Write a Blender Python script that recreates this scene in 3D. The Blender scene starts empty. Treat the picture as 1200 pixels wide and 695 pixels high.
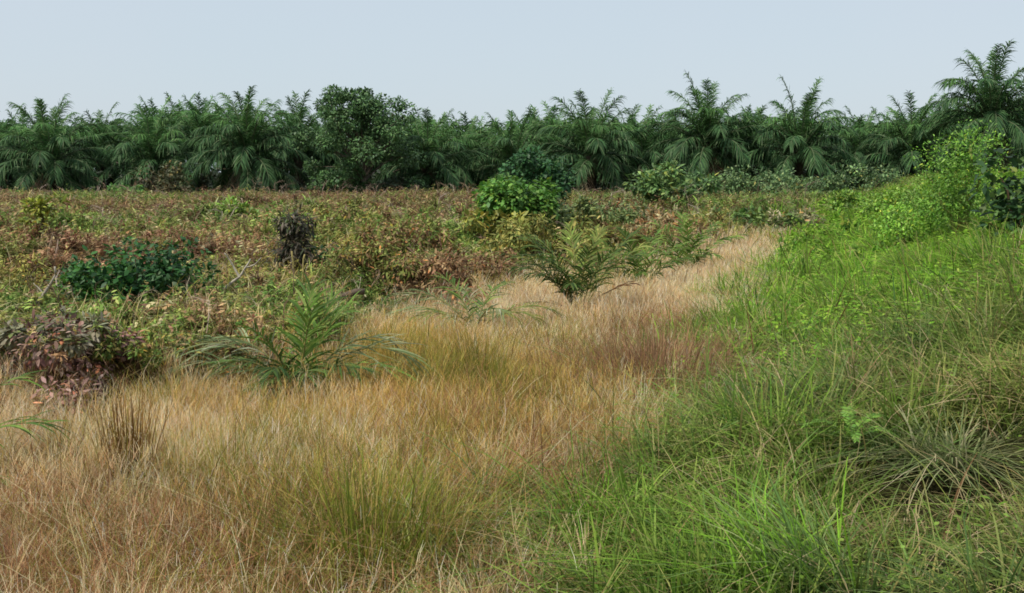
import bpy, math
import numpy as np
from mathutils import Vector, Euler

rng = np.random.default_rng(11)
U = rng.uniform
PI = math.pi
scene = bpy.context.scene
col = scene.collection

# ------------------------------------------------------------------ camera model
W0, H0, F0 = 1200.0, 695.0, 1287.0          # photograph size and focal length in its pixels
CAM = np.array([0.0, 0.0, 2.5])
HOR = 200.0                                 # height of the horizon in the photograph
PITCH = math.atan((H0 / 2 - HOR) / F0)               # looking slightly down

def ray(px, py):
    u = (px - W0 / 2) / F0
    v = (H0 / 2 - py) / F0
    c, s = math.cos(PITCH), math.sin(PITCH)
    return np.array([u, c + v * s, -s + v * c])

# ------------------------------------------------------------------ noise
def _hash(ix, iy, seed):
    h = (ix * 374761393 + iy * 668265263 + seed * 974634777) & 0xFFFFFFFF
    h = ((h ^ (h >> 13)) * 1274126177) & 0xFFFFFFFF
    h = h ^ (h >> 16)
    return (h & 0xFFFFFF) / float(0xFFFFFF)

def vnoise(x, y, seed=0):
    x = np.asarray(x, float); y = np.asarray(y, float)
    ix = np.floor(x).astype(np.int64); iy = np.floor(y).astype(np.int64)
    fx = x - ix; fy = y - iy
    fx = fx * fx * (3 - 2 * fx); fy = fy * fy * (3 - 2 * fy)
    a = _hash(ix, iy, seed); b = _hash(ix + 1, iy, seed)
    c = _hash(ix, iy + 1, seed); d = _hash(ix + 1, iy + 1, seed)
    return (a * (1 - fx) + b * fx) * (1 - fy) + (c * (1 - fx) + d * fx) * fy

def fbm(x, y, seed=0, oct=3):
    s = 0; a = 0.5; t = 0
    for k in range(oct):
        s = s + a * vnoise(x, y, seed + k * 17); t += a
        x = np.asarray(x) * 2.03 + 5.3; y = np.asarray(y) * 2.03 + 1.7; a *= 0.55
    return s / t

def sstep(a, b, x):
    t = np.clip((np.asarray(x, float) - a) / (b - a), 0, 1)
    return t * t * (3 - 2 * t)

# ------------------------------------------------------------------ terrain
def toe(X, Y):                               # signed distance right of the bank's foot
    return (X + 2.0 - 0.31 * Y) / 1.047

_edge_px = [(-260, 480), (-120, 477), (0, 470), (100, 458), (200, 441), (300, 430), (370, 412), (420, 378), (470, 352),
            (560, 328), (650, 317), (740, 301), (830, 286), (900, 275), (960, 262), (1000, 245)]
_ex, _ey = [], []
for px, py in _edge_px:
    r = ray(px, py); t = (0.45 - CAM[2]) / r[2]
    _ex.append(r[0] * t); _ey.append(r[1] * t)

def scrub_mask(X, Y):                        # 1 in the scrub field, 0 in the grass strip
    n = (fbm(np.asarray(X) * 0.7, np.asarray(Y) * 0.7, 5) - 0.5)
    f = np.interp(X, _ex, _ey)
    return sstep(-0.07, 0.07, (Y + n * 1.6 - f) / np.maximum(Y, 1))

HOLES = []
def H(X, Y):
    X = np.asarray(X, float); Y = np.asarray(Y, float)
    s = toe(X, Y)
    bank = (0.95 * sstep(-0.4, 5.0, s) + 0.75 * sstep(2.8, 8.0, s)) * (1 - sstep(85, 130, Y))
    m = scrub_mask(X, Y) * (1 - sstep(60, 100, Y)) * (1 - sstep(-0.5, 1.5, s))
    mound = (1.25 * fbm(X * 0.62, Y * 0.62, 21, 3) ** 2.0 + 0.35 * vnoise(X * 0.16, Y * 0.16, 31)) * m
    bump = 0.10 * (fbm(X * 0.9, Y * 0.9, 41, 2) - 0.5) * (1 - sstep(60, 100, Y))
    z = bank + mound + bump
    for hx, hy, hr, hd in HOLES:
        z = z - hd * np.exp(-((X - hx) ** 2 + (Y - hy) ** 2) / hr ** 2)
    return z

def at(px, py, lift=0.3):
    """where the line of sight through a photo pixel meets the terrain"""
    r = ray(px, py); r = r / r[1]
    y = np.arange(2.5, 130, 0.02)
    z = CAM[2] + r[2] * y
    g = H(r[0] * y, y) + lift
    k = np.argmax(z <= g)
    if z[k] > g[k]: k = len(y) - 1
    return np.array([r[0] * y[k], y[k], float(H(r[0] * y[k], y[k]))])

def at_depth(px, Y):
    X = (px - W0 / 2) / F0 * Y * 0.995
    return np.array([X, Y, float(H(X, Y))])

_h = at(1130, 515)
HOLES.append((_h[0], _h[1], 0.6, 0.65))
_h = at(470, 690)
HOLES.append((_h[0], _h[1], 0.35, 0.15))

# ------------------------------------------------------------------ colour helper
def lin(r, g, b, k=0.85):
    def f(v):
        v = v / 255.0
        return v / 12.92 if v <= 0.04045 else ((v + 0.055) / 1.055) ** 2.4
    return np.array([f(r), f(g), f(b)]) * k

# ------------------------------------------------------------------ mesh builder
class MB:
    def __init__(self):
        self.v = []; self.f = []; self.c = []; self.n = 0
    def add(self, verts, quads, cols):
        self.v.append(np.asarray(verts, np.float32).reshape(-1, 3))
        self.c.append(np.asarray(cols, np.float32).reshape(-1, 3))
        self.f.append(np.asarray(quads, np.int64).reshape(-1, 4) + self.n)
        self.n += len(self.v[-1])
    def arrays(self):
        return np.concatenate(self.v), np.concatenate(self.f), np.concatenate(self.c)
    def strips(self, P, W, S, C):
        """P (N,K,3) centre lines, W (N,K) half widths, S (N,3) or (N,K,3) side vectors, C (N,3) or (N,K,3)"""
        N, K, _ = P.shape
        if N == 0: return
        if S.ndim == 2: S = np.repeat(S[:, None, :], K, 1)
        if C.ndim == 2: C = np.repeat(C[:, None, :], K, 1)
        A = P - S * W[..., None]; B = P + S * W[..., None]
        V = np.stack([A, B], 2)                       # N,K,2,3
        CC = np.stack([C, C], 2)
        i = (np.arange(N) * K * 2)[:, None] + (np.arange(K - 1) * 2)[None, :]
        q = np.stack([i, i + 1, i + 3, i + 2], -1)
        self.add(V, q, CC)
    def tube(self, pts, rad, c, sides=6, jag=0.0):
        pts = np.asarray(pts, float); K = len(pts)
        T = np.gradient(pts, axis=0); T /= np.linalg.norm(T, axis=1)[:, None] + 1e-9
        up = np.array([0.13, 0.21, 1.0]) if abs(T[0][2]) < 0.9 else np.array([1.0, 0.1, 0.05])
        A = np.cross(T, up); A /= np.linalg.norm(A, axis=1)[:, None] + 1e-9
        B = np.cross(T, A)
        th = np.linspace(0, 2 * PI, sides, endpoint=False)
        R = np.asarray(rad, float)[:, None] * (1 + jag * U(-1, 1, (K, sides)))
        V = pts[:, None] + (A[:, None] * np.cos(th)[None, :, None] + B[:, None] * np.sin(th)[None, :, None]) * R[..., None]
        q = []
        for k in range(K - 1):
            for s in range(sides):
                s2 = (s + 1) % sides
                q.append((k * sides + s, k * sides + s2, (k + 1) * sides + s2, (k + 1) * sides + s))
        for e in (0, K - 1):                           # caps
            for s in range(0, sides - 2, 2):
                q.append((e * sides, e * sides + s + 1, e * sides + s + 2, e * sides + (s + 3) % sides))
        cc = np.asarray(c, float)
        if cc.ndim == 1: cc = np.repeat(cc[None], K, 0)
        cv = cc[:, None, :] * (1 + 0.18 * U(-1, 1, (K, sides, 1)))
        self.add(V, np.array(q), cv)
    def scatter(self, tv, tf, tc, pos, rotz, scale, tint, tilt=None, tiltdir=None):
        """place copies of a template; tc (V,3) multiplies tint (N,3)"""
        N = len(pos)
        if N == 0: return
        x, y, z = tv[:, 0][None], tv[:, 1][None], tv[:, 2][None]
        c, s = np.cos(rotz)[:, None], np.sin(rotz)[:, None]
        sc = scale[:, None]
        X = (x * c - y * s) * sc; Y = (x * s + y * c) * sc; Z = z * sc + 0 * X
        if tilt is not None:
            X = X + Z * (np.sin(tilt) * np.cos(tiltdir))[:, None]
            Y = Y + Z * (np.sin(tilt) * np.sin(tiltdir))[:, None]
            Z = Z * np.cos(tilt)[:, None]
        V = np.stack([X, Y, Z], -1) + pos[:, None, :]
        q = tf[None] + (np.arange(N) * len(tv))[:, None, None]
        CC = tc[None] * tint[:, None, :]
        self.add(V, q, CC)
    def mesh(self, name):
        v, f, c = self.arrays()
        me = bpy.data.meshes.new(name)
        me.vertices.add(len(v)); me.vertices.foreach_set('co', v.ravel())
        me.loops.add(f.size); me.loops.foreach_set('vertex_index', f.ravel().astype(np.int32))
        me.polygons.add(len(f)); me.polygons.foreach_set('loop_start', (np.arange(len(f)) * 4).astype(np.int32))
        a = me.attributes.new('Col', 'FLOAT_COLOR', 'POINT')
        rgba = np.ones((len(v), 4), np.float32); rgba[:, :3] = np.clip(c, 0.002, 0.9)
        a.data.foreach_set('color', rgba.ravel())
        me.update(calc_edges=True)
        return me
    def build(self, name, mat, parent=None, loc=None):
        me = self.mesh(name)
        me.materials.append(mat)
        return link(name, me, parent, loc)

def link(name, data, parent=None, loc=None):
    o = bpy.data.objects.new(name, data); col.objects.link(o)
    if parent is not None: o.parent = parent
    if loc is not None: o.location = [float(a) for a in loc]
    return o

def tag(o, label=None, cat=None, group=None, kind=None):
    if label: o['label'] = label
    if cat: o['category'] = cat
    if group: o['group'] = group
    if kind: o['kind'] = kind
    return o

def empty(name, loc, label, cat, group=None):
    o = link(name, None, None, loc)
    o.empty_display_size = 0.2
    return tag(o, label, cat, group)

# ------------------------------------------------------------------ materials
def foliage_mat(name, transl=0.3, rough=0.55, spec=0.25, nscale=4.0, namp=0.35, objvar=0.25):
    m = bpy.data.materials.new(name); m.use_nodes = True
    nt = m.node_tree; N = nt.nodes; L = nt.links; N.clear()
    out = N.new('ShaderNodeOutputMaterial')
    at_ = N.new('ShaderNodeAttribute'); at_.attribute_name = 'Col'
    geo = N.new('ShaderNodeNewGeometry')
    nz = N.new('ShaderNodeTexNoise'); nz.inputs['Scale'].default_value = nscale; nz.inputs['Detail'].default_value = 3
    L.new(geo.outputs['Position'], nz.inputs['Vector'])
    mr = N.new('ShaderNodeMapRange'); mr.inputs['To Min'].default_value = 1 - namp; mr.inputs['To Max'].default_value = 1 + namp
    mr.inputs['From Min'].default_value = 0.25; mr.inputs['From Max'].default_value = 0.75
    L.new(nz.outputs['Fac'], mr.inputs['Value'])
    oi = N.new('ShaderNodeObjectInfo')
    mr2 = N.new('ShaderNodeMapRange'); mr2.inputs['To Min'].default_value = 1 - objvar; mr2.inputs['To Max'].default_value = 1 + objvar
    L.new(oi.outputs['Random'], mr2.inputs['Value'])
    mu = N.new('ShaderNodeMath'); mu.operation = 'MULTIPLY'
    L.new(mr.outputs['Result'], mu.inputs[0]); L.new(mr2.outputs['Result'], mu.inputs[1])
    hs = N.new('ShaderNodeHueSaturation')
    L.new(at_.outputs['Color'], hs.inputs['Color']); L.new(mu.outputs['Value'], hs.inputs['Value'])
    p = N.new('ShaderNodeBsdfPrincipled')
    p.inputs['Roughness'].default_value = rough; p.inputs['Specular IOR Level'].default_value = spec
    L.new(hs.outputs['Color'], p.inputs['Base Color'])
    if transl > 0:
        tr = N.new('ShaderNodeBsdfTranslucent'); L.new(hs.outputs['Color'], tr.inputs['Color'])
        mx = N.new('ShaderNodeMixShader'); mx.inputs['Fac'].default_value = transl
        L.new(p.outputs['BSDF'], mx.inputs[1]); L.new(tr.outputs['BSDF'], mx.inputs[2])
        L.new(mx.outputs['Shader'], out.inputs['Surface'])
    else:
        L.new(p.outputs['BSDF'], out.inputs['Surface'])
    return m

M_GRASS = foliage_mat('grass_blades', 0.4, 0.7, 0.12, 1.2, 0.22, 0.0)
M_DRY = foliage_mat('dry_grass', 0.45, 0.8, 0.1, 1.2, 0.18, 0.0)
M_SCRUB = foliage_mat('scrub_leaves', 0.25, 0.7, 0.15, 1.5, 0.3, 0.0)
M_LEAF = foliage_mat('shrub_leaves', 0.25, 0.5, 0.25, 2.5, 0.3, 0.08)
M_PALM = foliage_mat('palm_leaflets', 0.2, 0.6, 0.12, 0.6, 0.25, 0.18)
M_YPALM = foliage_mat('young_palm_leaflets', 0.3, 0.6, 0.18, 3.0, 0.25, 0.12)
M_BARK = foliage_mat('bark', 0.0, 0.9, 0.1, 6.0, 0.4, 0.05)
M_WOOD = foliage_mat('weathered_wood', 0.0, 0.85, 0.15, 18.0, 0.3, 0.05)

def ground_mat():
    m = foliage_mat('soil_and_litter', 0.0, 0.95, 0.05, 5.0, 0.5, 0.0)
    return m
M_GROUND = ground_mat()

# ------------------------------------------------------------------ generic plant generators
def unit(v): return v / (np.linalg.norm(v, axis=-1, keepdims=True) + 1e-9)

def blades(mb, P, h, w, az, lean, droop, C0, C1, K=4, twist=0.5, sag=0.35):
    """arching grass blades: P (N,3) roots, C0/C1 (N,3) root and tip colours"""
    N = len(P)
    if N == 0: return
    t = np.linspace(0, 1, K)[None]
    hor = h[:, None] * (lean[:, None] * t + droop[:, None] * t ** 2.2)
    zz = h[:, None] * (t - sag * np.clip(droop, 0, 1.6)[:, None] * t ** 2.6)
    Q = np.empty((N, K, 3))
    Q[..., 0] = P[:, 0:1] + hor * np.cos(az)[:, None]
    Q[..., 1] = P[:, 1:2] + hor * np.sin(az)[:, None]
    Q[..., 2] = P[:, 2:3] + zz
    a2 = az + PI / 2 + U(-twist, twist, N)
    S = np.stack([np.cos(a2), np.sin(a2), U(-0.2, 0.2, N)], -1)
    prof = (0.75 + 0.5 * t) * np.sqrt(np.clip(1.02 - t, 0, 1)) 
    Wd = w[:, None] * prof * 0.5 + 0.0003
    C = C0[:, None, :] * (1 - t[..., None]) + C1[:, None, :] * t[..., None]
    mb.strips(Q, Wd, unit(S), C)

def leaves(mb, P, D, Nrm, ln, wd, C, curl=0.25):
    """small leaves: P root, D direction, Nrm upward normal"""
    n = len(P)
    if n == 0: return
    D = unit(D); S = unit(np.cross(D, Nrm)); Nn = np.cross(S, D)
    t = np.array([0.0, 0.4, 0.75, 1.0])[None]
    Q = P[:, None] + D[:, None] * (ln[:, None] * t)[..., None] - Nn[:, None] * (curl * ln[:, None] * t ** 2)[..., None]
    prof = np.array([0.18, 1.0, 0.72, 0.05])[None]
    mb.strips(Q, 0.5 * wd[:, None] * prof, S, C)

def rnd_dir(n):
    v = rng.normal(size=(n, 3)); return unit(v)

def pick(pal, n, var=0.18):
    """random colours out of a palette [(weight, colour), ...]"""
    w = np.array([p[0] for p in pal], float); w /= w.sum()
    k = rng.choice(len(pal), n, p=w)
    c = np.array([p[1] for p in pal])[k]
    return c * (1 + var * U(-1, 1, (n, 1))) * (1 + 0.08 * U(-1, 1, (n, 3)))

def frond(mb, L, el0, curl, n, leaf_len, leaf_w, colr, rach, droop=0.5, start=0.14, plum=25, sway=0.0, r0=0.05, base=(0, 0, 0), K=4, tipw=0.06, miss=0.0, sweep=16, cexp=1.4):
    """a pinnate palm frond along +X from base: rachis tube plus two rows of leaflets"""
    M = 14
    t = np.linspace(0, 1, M)
    el = np.radians(el0 - curl * t ** cexp)
    yaw = sway * t ** 1.5
    d = np.stack([np.cos(el) * np.cos(yaw), np.cos(el) * np.sin(yaw), np.sin(el)], -1)
    pts = np.zeros((M, 3)); pts[1:] = np.cumsum((d[:-1] + d[1:]) * 0.5 * L / (M - 1), 0)
    pts += np.array(base)
    mb.tube(pts, r0 * (1 - 0.88 * t) ** 0.9, rach, 5)
    tt = np.linspace(start, 0.995, n) + U(-0.006, 0.006, n)
    tt = np.concatenate([tt, tt + 0.5 / n]).clip(0, 1)
    sg = np.concatenate([np.ones(n), -np.ones(n)])
    if miss > 0:
        keep = U(0, 1, len(tt)) > miss; tt, sg = tt[keep], sg[keep]
    m = len(tt)
    P = np.stack([np.interp(tt, t, pts[:, k]) for k in range(3)], -1)
    T = unit(np.stack([np.interp(tt, t, d[:, k]) for k in range(3)], -1))
    side = unit(np.cross(T, np.array([0, 0, 1.0]) + 1e-6)) * sg[:, None]
    up = np.cross(side * sg[:, None], T)
    up = up * np.sign(up[:, 2:3] + 1e-6)
    a = np.radians(sweep + 34 * tt + U(-8, 8, m))      # forward sweep
    e = np.radians(U(-plum, plum, m) + 12)
    D = unit(side * (np.cos(a) * np.cos(e))[:, None] + T * np.sin(a)[:, None] + up * (np.cos(a) * np.sin(e))[:, None])
    u = (tt - start) / (1 - start)
    ln = leaf_len * (0.45 + 0.75 * np.sin(PI * np.clip(0.10 + 0.82 * u, 0, 1)) ** 0.8) * U(0.82, 1.1, m)
    s = np.linspace(0, 1, K)[None]
    dr = droop * U(0.5, 1.4, m)
    Q = P[:, None] + D[:, None] * (ln[:, None] * s)[..., None]
    Q[..., 2] -= (dr * ln)[:, None] * s ** 2
    Sd = unit(np.cross(D, up) + 0.5 * rnd_dir(m))
    prof = np.interp(s[0], [0, 0.25, 0.7, 1], [0.45, 1, 0.75, tipw])[None]
    c = colr(m) if callable(colr) else np.repeat(np.array(colr)[None], m, 0)
    tip = c * 1.08
    C = c[:, None] * (1 - s[..., None]) + tip[:, None] * s[..., None]
    mb.strips(Q, 0.5 * leaf_w * U(0.8, 1.2, (m, 1)) * prof, Sd, C)

# ------------------------------------------------------------------ ground sheet
def build_ground():
    u = np.linspace(-7.2, 7.2, 340)
    xs = np.sinh(u) * 4.2
    v = np.linspace(-3.2, 6.2, 400)
    ys = 12 + np.sinh(v) * 6.0
    X, Y = np.meshgrid(xs, ys)
    Z = H(X, Y)
    Z = np.where(Y > 180, Z * np.exp(-(Y - 180) / 60), Z)
    V = np.stack([X, Y, Z], -1).reshape(-1, 3)
    ny, nx = X.shape
    i = (np.arange(ny - 1) * nx)[:, None] + np.arange(nx - 1)[None]
    q = np.stack([i, i + 1, i + nx + 1, i + nx], -1).reshape(-1, 4)
    s = toe(X, Y); m = scrub_mask(X, Y)
    straw = lin(112, 84, 58); green = lin(58, 66, 32); brown = lin(84, 62, 44); dark = lin(44, 38, 28)
    g = sstep(-0.6, 1.2, s)[..., None]
    n = fbm(X * 0.5, Y * 0.5, 77)[..., None]
    scr = brown * n + lin(70, 66, 38) * (1 - n)
    C = scr * m[..., None] + straw * (1 - m[..., None])
    C = C * (1 - g) + (green * n + dark * (1 - n)) * g
    far = sstep(92, 108, Y)[..., None]
    for hx, hy, hr, hd in HOLES:
        k = np.exp(-((X - hx) ** 2 + (Y - hy) ** 2) / (hr * 1.1) ** 2)[..., None]
        C = C * (1 - k) + lin(52, 40, 30) * k
    C = C * (1 - far) + lin(40, 46, 30) * far
    mb = MB(); mb.add(V, q, C.reshape(-1, 3))
    o = mb.build('ground', M_GROUND)
    for p in o.data.polygons: pass
    o.data.polygons.foreach_set('use_smooth', np.ones(len(o.data.polygons), bool))
    tag(o, 'uneven soil of the field and the low bank under all the growth', None, None, 'structure')
build_ground()

# ------------------------------------------------------------------ sampling inside a wide wedge in front of the viewpoint
def sample(bins):
    out = []
    for y0, y1, dens in bins:
        w0, w1 = 0.53 * y0 + 1.3, 0.53 * y1 + 1.3
        area = (w0 + w1) * (y1 - y0)
        n = int(area * dens)
        y = np.sqrt(U(0, 1, n) * (y1 ** 2 - y0 ** 2) + y0 ** 2)
        x = U(-1, 1, n) * (0.53 * y + 1.3)
        out.append(np.stack([x, y], -1))
    p = np.concatenate(out)
    return p[:, 0], p[:, 1]

def clump(X, Y, cell, pull, seed):
    """draw points towards jittered tussock centres; returns moved X, Y, outward azimuth and two per-tussock random numbers"""
    ix = np.floor(X / cell).astype(np.int64); iy = np.floor(Y / cell).astype(np.int64)
    cx = (ix + 0.2 + 0.6 * _hash(ix, iy, seed)) * cell; cy = (iy + 0.2 + 0.6 * _hash(ix, iy, seed + 1)) * cell
    x = X + (cx - X) * pull; y = Y + (cy - Y) * pull
    return x, y, np.arctan2(Y - cy, X - cx), _hash(ix, iy, seed + 2), _hash(ix, iy, seed + 3)

def patch_field(X, Y, patches):
    """weights of soft patches [(px, py, across m, along m), ...]"""
    w = np.zeros(len(X))
    for px, py, rx, ry in patches:
        c = at(px, py)
        d = ((X - c[0]) / rx) ** 2 + ((Y - c[1]) / ry) ** 2
        w = np.maximum(w, np.exp(-d))
    return w

def mix(A, B, w): return A * (1 - w[:, None]) + B * w[:, None]

# palettes (daylight colours)
TAN = [(5, lin(250, 212, 168)), (3, lin(240, 198, 146)), (2, lin(252, 232, 198)), (1, lin(198, 156, 116))]
OCHRE = [(4, lin(222, 182, 104)), (3, lin(198, 160, 84)), (2, lin(156, 136, 66)), (1, lin(234, 202, 134))]
BROWN = [(3, lin(176, 130, 90)), (3, lin(148, 106, 76)), (2, lin(192, 150, 106)), (1, lin(112, 82, 60))]
OLIVE = [(4, lin(146, 146, 62)), (3, lin(118, 126, 50)), (2, lin(168, 160, 80)), (1, lin(96, 108, 46))]
BRIGHT = [(5, lin(132, 178, 56)), (3, lin(156, 196, 70)), (2, lin(102, 154, 52)), (1, lin(178, 196, 92)), (1, lin(82, 124, 46))]
VIVID = [(5, lin(124, 154, 60)), (3, lin(102, 136, 52)), (2, lin(146, 172, 80))]
COOL = [(4, lin(116, 144, 76)), (3, lin(96, 124, 66)), (2, lin(138, 160, 92)), (1, lin(164, 176, 116))]
MIXED = [(3, lin(136, 152, 74)), (3, lin(114, 134, 62)), (2, lin(162, 164, 96)), (1, lin(184, 172, 116))]
STRAW = [(3, lin(190, 172, 128)), (2, lin(164, 140, 98)), (1, lin(206, 192, 150))]

# ------------------------------------------------------------------ tan grass strip
def tan_grass():
    X, Y = sample([(4.6, 7, 2300), (7, 10, 2100), (10, 15, 1700), (15, 24, 850), (24, 48, 330)])
    s = toe(X, Y)
    n = fbm(X * 1.1, Y * 1.1, 3) - 0.5
    keep = (scrub_mask(X, Y) < U(0.25, 0.75, len(X))) & (s < 0.2 + n * 1.8 + U(-0.35, 0.35, len(X)))
    keep &= U(0, 1, len(X)) > 0.75 * patch_field(X, Y, [(470, 690, 0.30, 0.35)])
    X, Y = X[keep], Y[keep]
    X, Y, caz, ch, cr = clump(X, Y, 0.24, 0.45, 301)
    s = toe(X, Y)
    N = len(X)
    lod = np.clip(Y / 11.0, 0.8, 3.2)
    n1 = fbm(X * 0.6, Y * 0.6, 9); n2 = fbm(X * 1.7, Y * 1.7, 13)
    c = pick(TAN, N)
    # ochre towards the middle, browner at the foot of the picture and beside the bank
    wo = patch_field(X, Y, [(450, 480, 1.6, 2.2), (560, 520, 1.3, 1.8), (400, 600, 1.3, 1.0), (640, 440, 1.0, 2.5), (520, 430, 1.5, 3)])
    wo = np.clip(wo * 0.9 + (n1 - 0.5) * 1.2, 0, 1)
    sel = U(0, 1, N) < wo; c[sel] = pick(OCHRE, sel.sum())
    wb = patch_field(X, Y, [(780, 390, 0.9, 1.8), (720, 430, 0.7, 2), (590, 470, 0.5, 0.8), (600, 590, 0.5, 0.9), (100, 650, 1.5, 0.6), (330, 650, 0.9, 0.5), (60, 690, 1.5, 0.6), (380, 690, 1.0, 0.5), (200, 620, 0.6, 0.4), (330, 600, 0.5, 0.4), (250, 705, 2.2, 0.55), (450, 700, 0.8, 0.5), (30, 600, 0.5, 0.4),
                            (560, 500, 0.5, 0.6), (640, 560, 0.5, 0.8), (480, 670, 0.6, 0.5)])
    sel = U(0, 1, N) < wb * 0.75 + sstep(0.6, 0.8, n2) * 0.25; c[sel] = pick(BROWN, sel.sum()) * 0.9
    wg = patch_field(X, Y, [(250, 560, 0.6, 0.5), (320, 520, 0.4, 0.5), (420, 590, 0.6, 0.6), (630, 400, 0.5, 1.2), (300, 660, 0.3, 0.3), (120, 690, 0.5, 0.3),
                            (690, 420, 0.5, 1.4), (200, 690, 0.5, 0.3), (480, 560, 0.7, 0.6), (370, 540, 0.5, 0.6), (90, 620, 0.4, 0.4), (520, 520, 0.4, 0.6), (340, 690, 0.5, 0.4), (600, 480, 0.4, 0.8), (540, 430, 0.5, 1.0), (560, 600, 0.5, 0.6)])
    sel = U(0, 1, N) < np.clip(wg * 0.7 + sstep(0.58, 0.74, n1) * 0.5, 0, 0.85); c[sel] = pick(OLIVE, sel.sum())
    green = sel
    P = np.stack([X, Y, H(X, Y) - 0.02], -1)
    h = U(0.28, 0.62, N) * (0.75 + 0.5 * n1) * (1 + 0.15 * green) * (0.72 + 0.5 * ch)
    c = c * (0.84 + 0.32 * cr)[:, None]
    h *= 1 - 0.35 * patch_field(X, Y, [(600, 590, 0.6, 1.0), (480, 680, 0.6, 0.5), (600, 640, 0.5, 0.5)])
    w = U(0.003, 0.0055, N) * lod
    az = caz + rng.normal(0, 1.1, N)
    lean = U(0.0, 0.42, N); droop = np.abs(rng.normal(0.18, 0.3, N))
    lodge = sstep(0.56, 0.70, fbm(X * 1.3 + 40, Y * 1.3, 95))           # patches beaten flat
    az = np.where(U(0, 1, N) < lodge * 0.8, 6.0 * fbm(X * 0.5, Y * 0.5, 97) + rng.normal(0, 0.5, N), az)
    lean = lean + 0.9 * lodge; h = h * (1 - 0.25 * lodge)
    mb = MB()
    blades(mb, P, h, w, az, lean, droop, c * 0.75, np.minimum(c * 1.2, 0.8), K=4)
    # feathery seed heads on part of the dry stems
    k = np.where(~green & (U(0, 1, N) < 0.42))[0]
    for r in range(3):
        hh = h[k]
        tt = U(0.78, 0.98, len(k))
        hor = hh * (lean[k] * tt + droop[k] * tt ** 2.2)
        zz = hh * (tt - 0.35 * np.clip(droop[k], 0, 1.6) * tt ** 2.6)
        Q = P[k] + np.stack([hor * np.cos(az[k]), hor * np.sin(az[k]), zz], -1)
        blades(mb, Q, U(0.06, 0.13, len(k)), 0.003 * lod[k] * U(0.8, 1.3, len(k)), U(0, 2 * PI, len(k)), U(0.2, 0.7, len(k)), U(0, 0.5, len(k)),
               c[k] * 1.1, np.minimum(c[k] * 1.25 + 0.02, 0.7), K=3)
    # flattened dead stems criss-crossing low down
    X, Y = sample([(4.6, 8, 160), (8, 14, 110)])
    keep = (toe(X, Y) < 0.4) & (scrub_mask(X, Y) < 0.5); X, Y = X[keep], Y[keep]; N = len(X)
    P = np.stack([X, Y, H(X, Y) + U(0.02, 0.2, N)], -1)
    cc = pick(STRAW, N); sel = U(0, 1, N) < 0.5; cc[sel] = pick(BROWN, sel.sum())
    blades(mb, P, U(0.25, 0.6, N), U(0.004, 0.007, N), U(0, 2 * PI, N), U(0.5, 1.6, N), U(0.2, 0.9, N), cc, cc, K=5, sag=0.5)
    X, Y = sample([(5, 9, 22), (9, 16, 12), (16, 40, 3)])
    keep = (toe(X, Y) < 0.3) & (scrub_mask(X, Y) < 0.5); X, Y = X[keep], Y[keep]; N = len(X)
    P = np.stack([X, Y, H(X, Y)], -1)
    cc = pick([(2, lin(120, 92, 62)), (2, lin(150, 140, 62)), (1, lin(96, 74, 52))], N)
    blades(mb, P, U(0.5, 0.95, N), U(0.005, 0.008, N) * np.clip(Y / 11, 0.8, 2.5), U(0, 2 * PI, N), U(0.05, 0.6, N), U(0.0, 0.5, N), cc * 0.8, cc, K=5)
    o = mb.build('dry_grass', M_DRY)
    tag(o, 'tan dry grass with feathery heads in a band between the scrub and the green bank', 'grass', None, 'stuff')
tan_grass()

def tmpl_sprig(n=9, L=0.5):
    mb = MB()
    t = np.linspace(0, 1, 5)
    pts = np.stack([0.3 * L * t ** 2, 0.05 * L * np.sin(3 * t), L * t], -1)
    mb.tube(pts, 0.006 * (1.1 - t), np.array([0.7, 0.55, 0.45]), 3)
    k = U(0.2, 1, n); P = np.stack([np.interp(k, t, pts[:, i]) for i in range(3)], -1)
    D = rnd_dir(n); D[:, 2] = D[:, 2] * 0.5 - 0.1
    leaves(mb, P, D, np.stack([U(-.6, .6, n), U(-.6, .6, n), np.ones(n)], -1), U(0.07, 0.13, n), U(0.035, 0.06, n), np.ones((n, 3)) * U(0.8, 1.2, (n, 1)))
    return mb.arrays()
SPR = [tmpl_sprig(16, 0.45), tmpl_sprig(14, 0.38), tmpl_sprig(18, 0.5)]

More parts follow.
